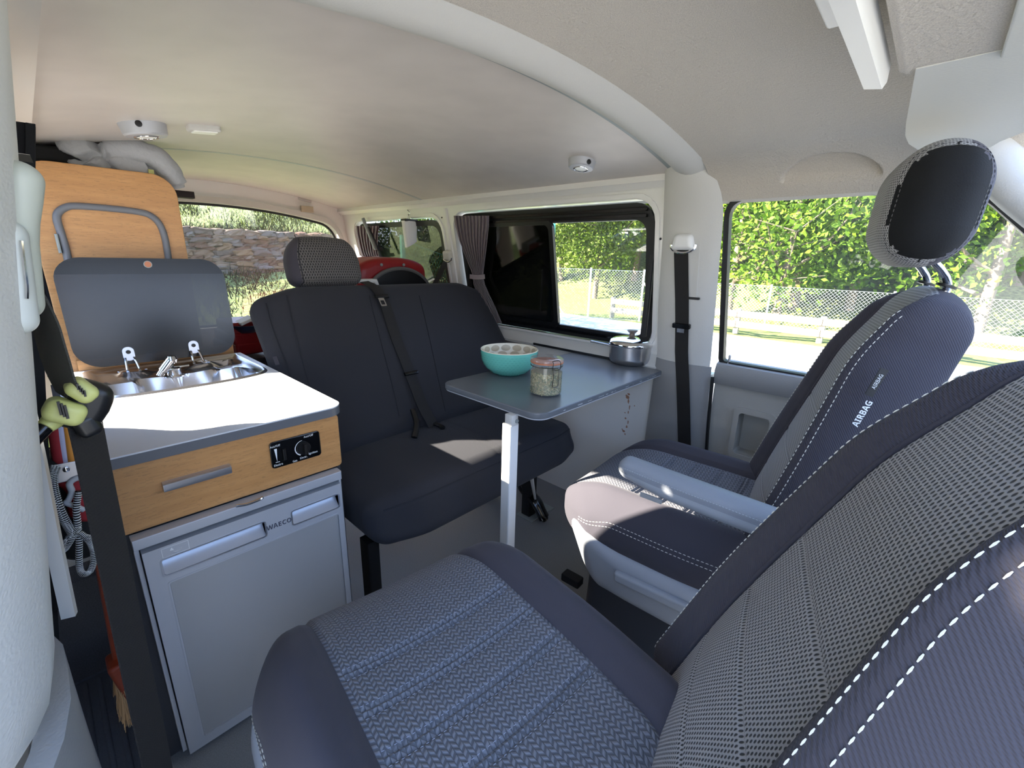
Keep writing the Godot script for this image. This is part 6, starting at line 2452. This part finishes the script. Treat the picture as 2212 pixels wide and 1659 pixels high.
	for q in cords:
		mb = MB.new()
		var p = []
		for k in q.size(): p.append(az(q[k][0], q[k][1], bz + 0.03 + 0.004 * (k % 2)))
		tube(mb, curve(p, 6), 0.0042, 8)
		var cd = tag(obj("cord", mb, M.black, self, 60), "black and white braided cord looped over the hanging bag", "cord", "braided cords at the hanging bag") as MeshInstance3D
		mb = MB.new()
		var sp = curve(p, 24)
		for i in range(0, sp.size() - 2, 3):
			var a = sp[i]
			var d = (sp[i + 1] - a)
			if d.length() < 1e-6: continue
			tube(mb, PackedVector3Array([a, a + d * 1.1]), 0.0045, 7)
		obj("light_strands", mb, M.print_white, cd, 60).set_meta("kind", "stuff")

	mb = MB.new()
	tube(mb, curve([az(48, 684, -1.10), az(85, 692, -1.10), az(124, 712, -1.10)], 5), 0.003, 8)
	tag(obj("cable", mb, M.plastic_white, self, 60), "short white cable against the dark sliding door trim", "cable")
	# hand broom
	var br = thing("hand_broom", "wooden hand broom with natural bristles hanging beside the cabinet", "broom", az(262, 1545, -0.96))
	mb = MB.new()
	tube(mb, PackedVector3Array([az(200, 1120, -0.96), az(212, 1210, -0.96), az(252, 1425, -0.96)]), 0.0055, 8)
	obj("handle", mb, M.brush_wood, br)
	mb = MB.new()
	rbox(mb, Vector3(0.022, 0.085, 0.05), 0.007, 3, [], [], [], null, Transform3D(Basis(Vector3.BACK, 0.16), az(264, 1458, -0.96)))
	obj("head", mb, M.brush_wood, br, 60)
	mb = MB.new()
	for k in 420:
		var a = az(256, 1450, -0.96).lerp(az(272, 1498, -0.96), rng.randf()) + Vector3(rng.randf_range(-0.009, 0.004), 0, rng.randf_range(-0.022, 0.022))
		var tip = a + Vector3(rng.randf_range(-0.012, 0.008), -rng.randf_range(0.05, 0.075), rng.randf_range(-0.012, 0.012))
		mb.quad(a, a + Vector3(0.001, 0, 0), tip + Vector3(0.0008, 0, 0), tip)
	obj("bristles", mb, M.bristle, br, 10).set_meta("kind", "stuff")

# ---------------------------------------------------------------- lamps, curtains, things at the back
func on_roof(u: float, v: float, drop := 0.0) -> Vector3:
	var d = px(u, v)
	var h = EYE + d * 1.0
	for k in 60:
		h = h.lerp(EYE + d * (roof_y(h.x) - drop - EYE.y) / d.y, 0.5)
	return h

func rear_things() -> void:
	for q in [[305, 262, "above the wood cupboard"], [1258, 343, "above the table"]]:
		var c = on_roof(q[0], q[1], 0.0)
		var tilt = Transform3D(Basis(Vector3.BACK, -0.32 * (c.x - 0.76)).scaled(Vector3.ONE * (1.3 if q[0] < 500 else 1.1)), c)
		var sl = thing("spot_lamp", "round silver ceiling spot lamp " + q[2], "lamp", c, "round ceiling spots")
		var mb = MB.new()
		lathe(mb, [Vector2(0.044, 0.001), Vector2(0.044, -0.003), Vector2(0.040, -0.005), Vector2(0.037, -0.024), Vector2(0.034, -0.027), Vector2(0.022, -0.028), Vector2(0.020, -0.025), Vector2(0.0, -0.025)], 36, tilt)
		obj("housing", mb, M.silver, sl, 35)
		mb = MB.new()
		lathe(mb, [Vector2(0.019, -0.026), Vector2(0.016, -0.029), Vector2(0.0, -0.030)], 24, tilt)
		obj("lens", mb, M.lamp_lens, sl)
		mb = MB.new()
		var ringp = PackedVector3Array()
		for k in 24: ringp.append(tilt * Vector3(cos(TAU * k / 24) * 0.0205, -0.0285, sin(TAU * k / 24) * 0.0205))
		tube(mb, ringp, 0.0015, 6, false, true)
		obj("lens_ring", mb, M.chrome, sl)
		mb = MB.new()
		var toward = (EYE - c)
		toward.y = 0
		toward = toward.normalized().rotated(Vector3.UP, -0.12 if q[0] < 500 else 0.5)
		lathe(mb, [Vector2(0.0075, 0), Vector2(0.0075, 0.002), Vector2(0.005, 0.003), Vector2(0, 0.003)], 16, Transform3D(Basis(Vector3.UP.cross(toward), toward, Vector3.UP.cross(toward).cross(toward)), c + toward * 0.0385 * (1.3 if q[0] < 500 else 1.1) + Vector3(0, -0.016, 0)))
		obj("switch", mb, M.black, sl)
	for q in [[437, 268, 0.078, 0.050], [655, 428, 0.085, 0.06]]:
		var c = on_roof(q[0], q[1], 0.0)
		var tilt = Transform3D(Basis(Vector3.BACK, -0.32 * (c.x - 0.76)) * Basis(Vector3.RIGHT, PI / 2), c)
		var sl = thing("cabin_lamp", "small square ceiling lamp beside the spot lamp" if q[0] < 500 else "small square ceiling lamp near the tailgate", "lamp", c, "square ceiling lamps")
		var mb = MB.new()
		extrude(mb, rrect(q[2], q[3], 0.012), -0.002, 0.020, 0.006, tilt, 3)
		obj("frame", mb, M.trim, sl, 35)
		mb = MB.new()
		extrude(mb, rrect(q[2] * 0.74, q[3] * 0.72, 0.004), 0.018, 0.0225, 0.001, tilt)
		obj("lens", mb, M.lamp_lens, sl)

	# curtains of the driver's side windows
	curtain("side_curtain", "mauve grey pleated curtain tied back at the sliding window", [[466, 980, 1056], [490, 984, 1055], [520, 992, 1052], [560, 1008, 1047], [585, 1018, 1044], [598, 1021, 1043], [615, 1023, 1047], [640, 1032, 1058], [670, 1045, 1072], [706, 1058, 1087]], 597, 10.0)
	curtain("side_curtain", "mauve grey pleated curtain at the rear quarter window", [[488, 768, 818], [505, 771, 816], [525, 776, 815], [545, 781, 816], [562, 788, 820], [585, 792, 828]], 556, 7.0)

	# lantern hanging from the rail
	var lz = -2.16
	var lt = thing("camping_lantern", "white tapered camping lantern hanging from a hook by the rear quarter window", "lantern", az(886, 538, lz))
	var mb = MB.new()
	var top = az(884, 478, lz)
	var bot = az(889, 520, lz)
	var hh = top.y - bot.y
	rows_cup(mb, top, bot)
	obj("shade", mb, mat(C(238, 236, 230), 0.5, {"back": C(120, 118, 112)}), lt, 50)
	mb = MB.new()
	rbox(mb, Vector3(0.082, 0.014, 0.05), 0.005, 3, [], [], [], null, Transform3D(Basis(), top + Vector3(0, 0.004, 0)))
	obj("cap", mb, M.black, lt, 60)
	mb = MB.new()
	tube(mb, curve([top + Vector3(-0.012, 0.008, 0), top + Vector3(-0.008, 0.026, 0), top + Vector3(0, 0.034, 0), top + Vector3(0.008, 0.026, 0), top + Vector3(0.012, 0.008, 0)], 5), 0.002, 6)
	obj("hanger", mb, M.chrome, lt)
	mb = MB.new()
	tube(mb, curve([top + Vector3(-0.006, 0.036, 0), top + Vector3(0.0, 0.031, 0), top + Vector3(0.006, 0.036, 0), top + Vector3(0.003, 0.048, 0), top + Vector3(-0.010, 0.060, 0), top + Vector3(0.02, 0.066, 0)], 5), 0.0024, 6)
	tag(obj("rail_hook", mb, M.chrome), "small metal hook under the rail holding the lantern", "hook")

	# belt on the pillar between the side windows
	var cb = thing("rear_belt", "dark seat belt on the pillar between the side windows", "seat belt", pr(968, 560, -0.02))
	mb = MB.new()
	rbox(mb, Vector3(0.030, 0.050, 0.060), 0.014, 4, [], [], [], null, Transform3D(Basis(Vector3.BACK, 0.19), pr(967, 552, -0.018)))
	obj("anchor_cover", mb, mat(C(206, 200, 184), 0.5), cb, 60)
	mb = MB.new()
	var hoop = PackedVector3Array()
	for k in 12:
		var a = lerpf(PI * 0.95, PI * 2.05, k / 11.0)
		hoop.append(pr(967, 558, -0.02) + Vector3(0, sin(a) * 0.018, cos(a) * 0.032))
	tube(mb, hoop, 0.004, 8)
	obj("hoop", mb, M.chrome, cb)
	mb = MB.new()
	strap(mb, curve([pr(962, 566, -0.03), pr(950, 592, -0.06), pr(935, 622, -0.10), pr(925, 645, -0.13)], 4), Vector3(0, 0.3, 1), 0.046)
	obj("strap", mb, M.belt, cb)
	# tailgate strut
	mb = MB.new()
	tube(mb, PackedVector3Array([pr(784, 472, -0.03), pr(812, 540, -0.03)]), 0.011, 10)
	var gs = tag(obj("gas_strut", mb, M.rail), "grey gas strut beside the rear quarter window", "strut") as MeshInstance3D
	mb = MB.new()
	tube(mb, PackedVector3Array([pr(796, 490, -0.045), pr(824, 556, -0.045)]), 0.007, 8)
	obj("rod", mb, M.rubber, gs)

	# red shell behind the bench
	var rz = -1.99
	var r0 = az(776, 600, rz)
	var r1 = az(924, 600, rz)
	var rt = az(850, 556, rz)
	var w = r1.x - r0.x
	var rs = thing("red_shell", "red rounded plastic shell with dark arched panel standing behind the bench", "luggage", Vector3((r0.x + r1.x) / 2, 0, rz - 0.1))
	var out = PackedVector2Array()
	for k in 25:
		var a = PI * k / 24.0
		out.append(Vector2((r0.x + r1.x) / 2 + cos(a) * w / 2, r0.y + pow(sin(a), 0.55) * (rt.y - r0.y)))
	out.append(Vector2(r0.x, 0.30))
	out.append(Vector2(r1.x, 0.30))
	mb = MB.new()
	extrude(mb, out, rz - 0.25, rz, 0.035, Transform3D(), 4)
	obj("shell", mb, M.red, rs, 50)
	mb = MB.new()
	out = PackedVector2Array()
	var a0 = az(792, 640, rz)
	var a1 = az(926, 640, rz)
	var at = az(858, 580, rz)
	for k in 25:
		var a = PI * k / 24.0
		out.append(Vector2((a0.x + a1.x) / 2 + cos(a) * (a1.x - a0.x) / 2, a0.y + sin(a) * (at.y - a0.y)))
	out.append(Vector2(a0.x, 0.35))
	out.append(Vector2(a1.x, 0.35))
	extrude(mb, out, rz, rz + 0.02, 0.006)
	obj("panel", mb, M.black, rs, 50)
	mb = MB.new()
	var arc = PackedVector3Array()
	for k in 25: arc.append(Vector3(out[k].x, out[k].y, rz + 0.014))
	tube(mb, arc, 0.010, 8)
	obj("arch_trim", mb, mat(C(96, 94, 92), 0.5), rs)
	for u in [824, 872]:
		mb = MB.new()
		lathe(mb, [Vector2(0.008, 0), Vector2(0.007, 0.003), Vector2(0, 0.005)], 12, Transform3D(Basis(Vector3.RIGHT, PI / 2), az(u, 572, rz + 0.002)))
		obj("rivet", mb, M.rail, rs)

	# red crates and a blue bowl in the gap between the kitchen and the bench
	for k in 3:
		mb = MB.new()
		var c = az(528, 712 + k * 22, -2.0)
		rbox(mb, Vector3(0.16, 0.052, 0.20), 0.010, 3, [], [], [], null, Transform3D(Basis(Vector3.UP, 0.1 * k), Vector3(c.x + 0.035, c.y, -2.12)))
		tag(obj("red_box", mb, M.red, self, 60), ["topmost red flat box in the stack behind the kitchen", "middle red flat box in the stack behind the kitchen", "lowest red flat box in the stack behind the kitchen"][k], "box")
	mb = MB.new()
	lathe(mb, [Vector2(0.0, 0.0), Vector2(0.035, 0.0), Vector2(0.055, 0.02), Vector2(0.062, 0.032), Vector2(0.058, 0.032), Vector2(0.05, 0.018), Vector2(0.0, 0.006)], 28, Transform3D(Basis(), az(534, 725, -1.98) + Vector3(0.02, 0.005, -0.06)))
	tag(obj("blue_bowl", mb, M.blue_dark, self, 60), "small dark blue bowl on the red boxes behind the kitchen", "bowl")
	mb = MB.new()
	rbox(mb, Vector3(0.06, 0.012, 0.08), 0.004, 2, [], [], [], null, Transform3D(Basis(Vector3.FORWARD, -0.4), az(528, 700, -1.98) + Vector3(0.02, 0.006, -0.06)))
	tag(obj("folded_cloth", mb, M.print_white, self, 60), "white folded cloth lying in the blue bowl", "cloth")

	mb = MB.new()
	rbox(mb, Vector3(0.17, 0.66, 0.24), 0.012, 3, [], [], [], null, Transform3D(Basis(), Vector3(0.58, 0.331, -2.12)))
	tag(obj("storage_crate", mb, M.base_dark, self, 60), "dark storage crate under the red boxes behind the kitchen", "crate")
	# rolled duvet and bags on the cupboard
	var dv = thing("rolled_duvet", "grey quilted duvet rolled up on top of the wood cupboard", "duvet", Vector3(0.26, 1.315, -2.0))
	mb = MB.new()
	var nz = FastNoiseLite.new()
	nz.seed = 5
	nz.frequency = 9.0
	var puff = func(q: Vector3, s: float): return s * (0.5 + 0.5 * nz.get_noise_3dv(q))
	var dc = az(258, 352, -1.93)
	rbox(mb, Vector3(0.235, 0.092, 0.20), 0.044, 7, steps(-0.072, 0.072, 44), [], steps(-0.055, 0.055, 26), func(q):
		var e = minf(absf(sin(q.x * 30.0 + q.z * 9.0 + q.y * 14.0)), absf(sin(q.z * 24.0 - q.x * 16.0 + q.y * 34.0)))
		return q * (0.93 + 0.20 * smoothstep(0.0, 0.5, e)) + Vector3(0, 0.012 * nz.get_noise_3dv(q * 2.0) - 0.09 * q.x, 0), Transform3D(Basis(Vector3.BACK, -0.06), dc + Vector3(-0.01, -0.006, -0.04)))
	obj("roll", mb, M.duvet, dv, 70)
	mb = MB.new()
	var pth = curve([az(225, 330, -1.90), az(280, 326, -1.88), az(335, 340, -1.87), az(366, 372, -1.87), az(380, 405, -1.88)], 9)
	var rad = PackedFloat32Array()
	for i in pth.size(): rad.append((0.031 + 0.004 * sqrt(absf(sin(i * 0.42)))) * (1.0 if i < pth.size() - 3 else 0.75) * (0.7 if i < 2 else 1.0))
	tube(mb, pth, rad, 14)
	obj("fold", mb, M.duvet, dv, 70)
	mb = MB.new()
	var bb = az(404, 422, -1.95)
	box(mb, bb + Vector3(-0.02, 0.004, -0.03), Vector3(0.09, 0.022, 0.05), 0.006, Transform3D())
	tag(obj("dark_strap", mb, mat(C(34, 18, 18), 0.7)), "dark brown strap end sticking out beside the duvet", "strap")
	mb = MB.new()
	rbox(mb, Vector3(0.16, 0.045, 0.3), 0.015, 3, [], [], [], null, Transform3D(Basis(), Vector3(0.095, 1.343, -2.03)))
	tag(obj("black_bag", mb, M.black_matt, self, 60), "flat black bag on the wood cupboard beside the duvet", "bag")
	mb = MB.new()
	box(mb, az(327, 378, -1.86), Vector3(0.014, 0.03, 0.02), 0.002, Transform3D())
	tag(obj("yellow_packet", mb, M.yellow), "small yellow packet peeping out under the duvet", "packet")

func rows_cup(mb: MB, top: Vector3, bot: Vector3) -> void:
	var rows = []
	var low = top.y - bot.y
	for i in 13:
		var t = i / 12.0
		var r = PackedVector3Array()
		for k in 32:
			var a = TAU * k / 32
			var c = lerpf(0.042, 0.033, t)
			var q = Vector3(signf(cos(a)) * pow(absf(cos(a)), 0.6) * c, 0, signf(sin(a)) * pow(absf(sin(a)), 0.6) * c * 0.6)
			var drop = low * 1.42 * (1.0 - 0.32 * (q.x / 0.042 * 0.5 + 0.5))
			r.append(top + Vector3(0.006 * t, 0, 0) + q + Vector3(0, -drop * t, 0))
		rows.append(r)
	mb.grid(rows, true)
	mb.fan(rows[0], top)
	var c2 = Vector3.ZERO
	for q in rows[-1]: c2 += q
	mb.fan(rows[-1], c2 / 32.0, true)

func curtain(called: String, label: String, edges: Array, tie: float, pleats: float) -> void:
	var rows = []
	for i in edges.size() - 1:
		for k in 5:
			var t = k / 5.0
			var v = lerpf(edges[i][0], edges[i + 1][0], t)
			var a = lerpf(edges[i][1], edges[i + 1][1], t)
			var b = lerpf(edges[i][2], edges[i + 1][2], t)
			var tight = exp(-pow((v - tie) / 14.0, 2))
			var r = PackedVector3Array()
			for j in 97:
				var s = j / 96.0
				var wob = sin(s * TAU * pleats + sin(v * 0.05) * 0.8)
				r.append(pr(lerpf(a, b, s), v, -0.020 - wob * lerpf(0.0085, 0.005, tight)))
			rows.append(r)
	var mb = MB.new()
	sheet(mb, rows, 0.0016)
	var c = tag(obj(called, mb, M.curtain, self, 60), label, "curtain", "mauve curtains of the side windows") as MeshInstance3D
	mb = MB.new()
	var e = edges[0]
	for q in edges:
		if q[0] <= tie: e = q
	var p = []
	for s in steps(0.0, 1.0, 8): p.append(pr(lerpf(e[1] - 3, e[2] + 3, s), tie + 2.0 * sin(s * 3.0), -0.036))
	strap(mb, curve(p, 3), Vector3.UP, 0.022, 0.003)
	obj("tie_band", mb, M.curtain, c, 60)
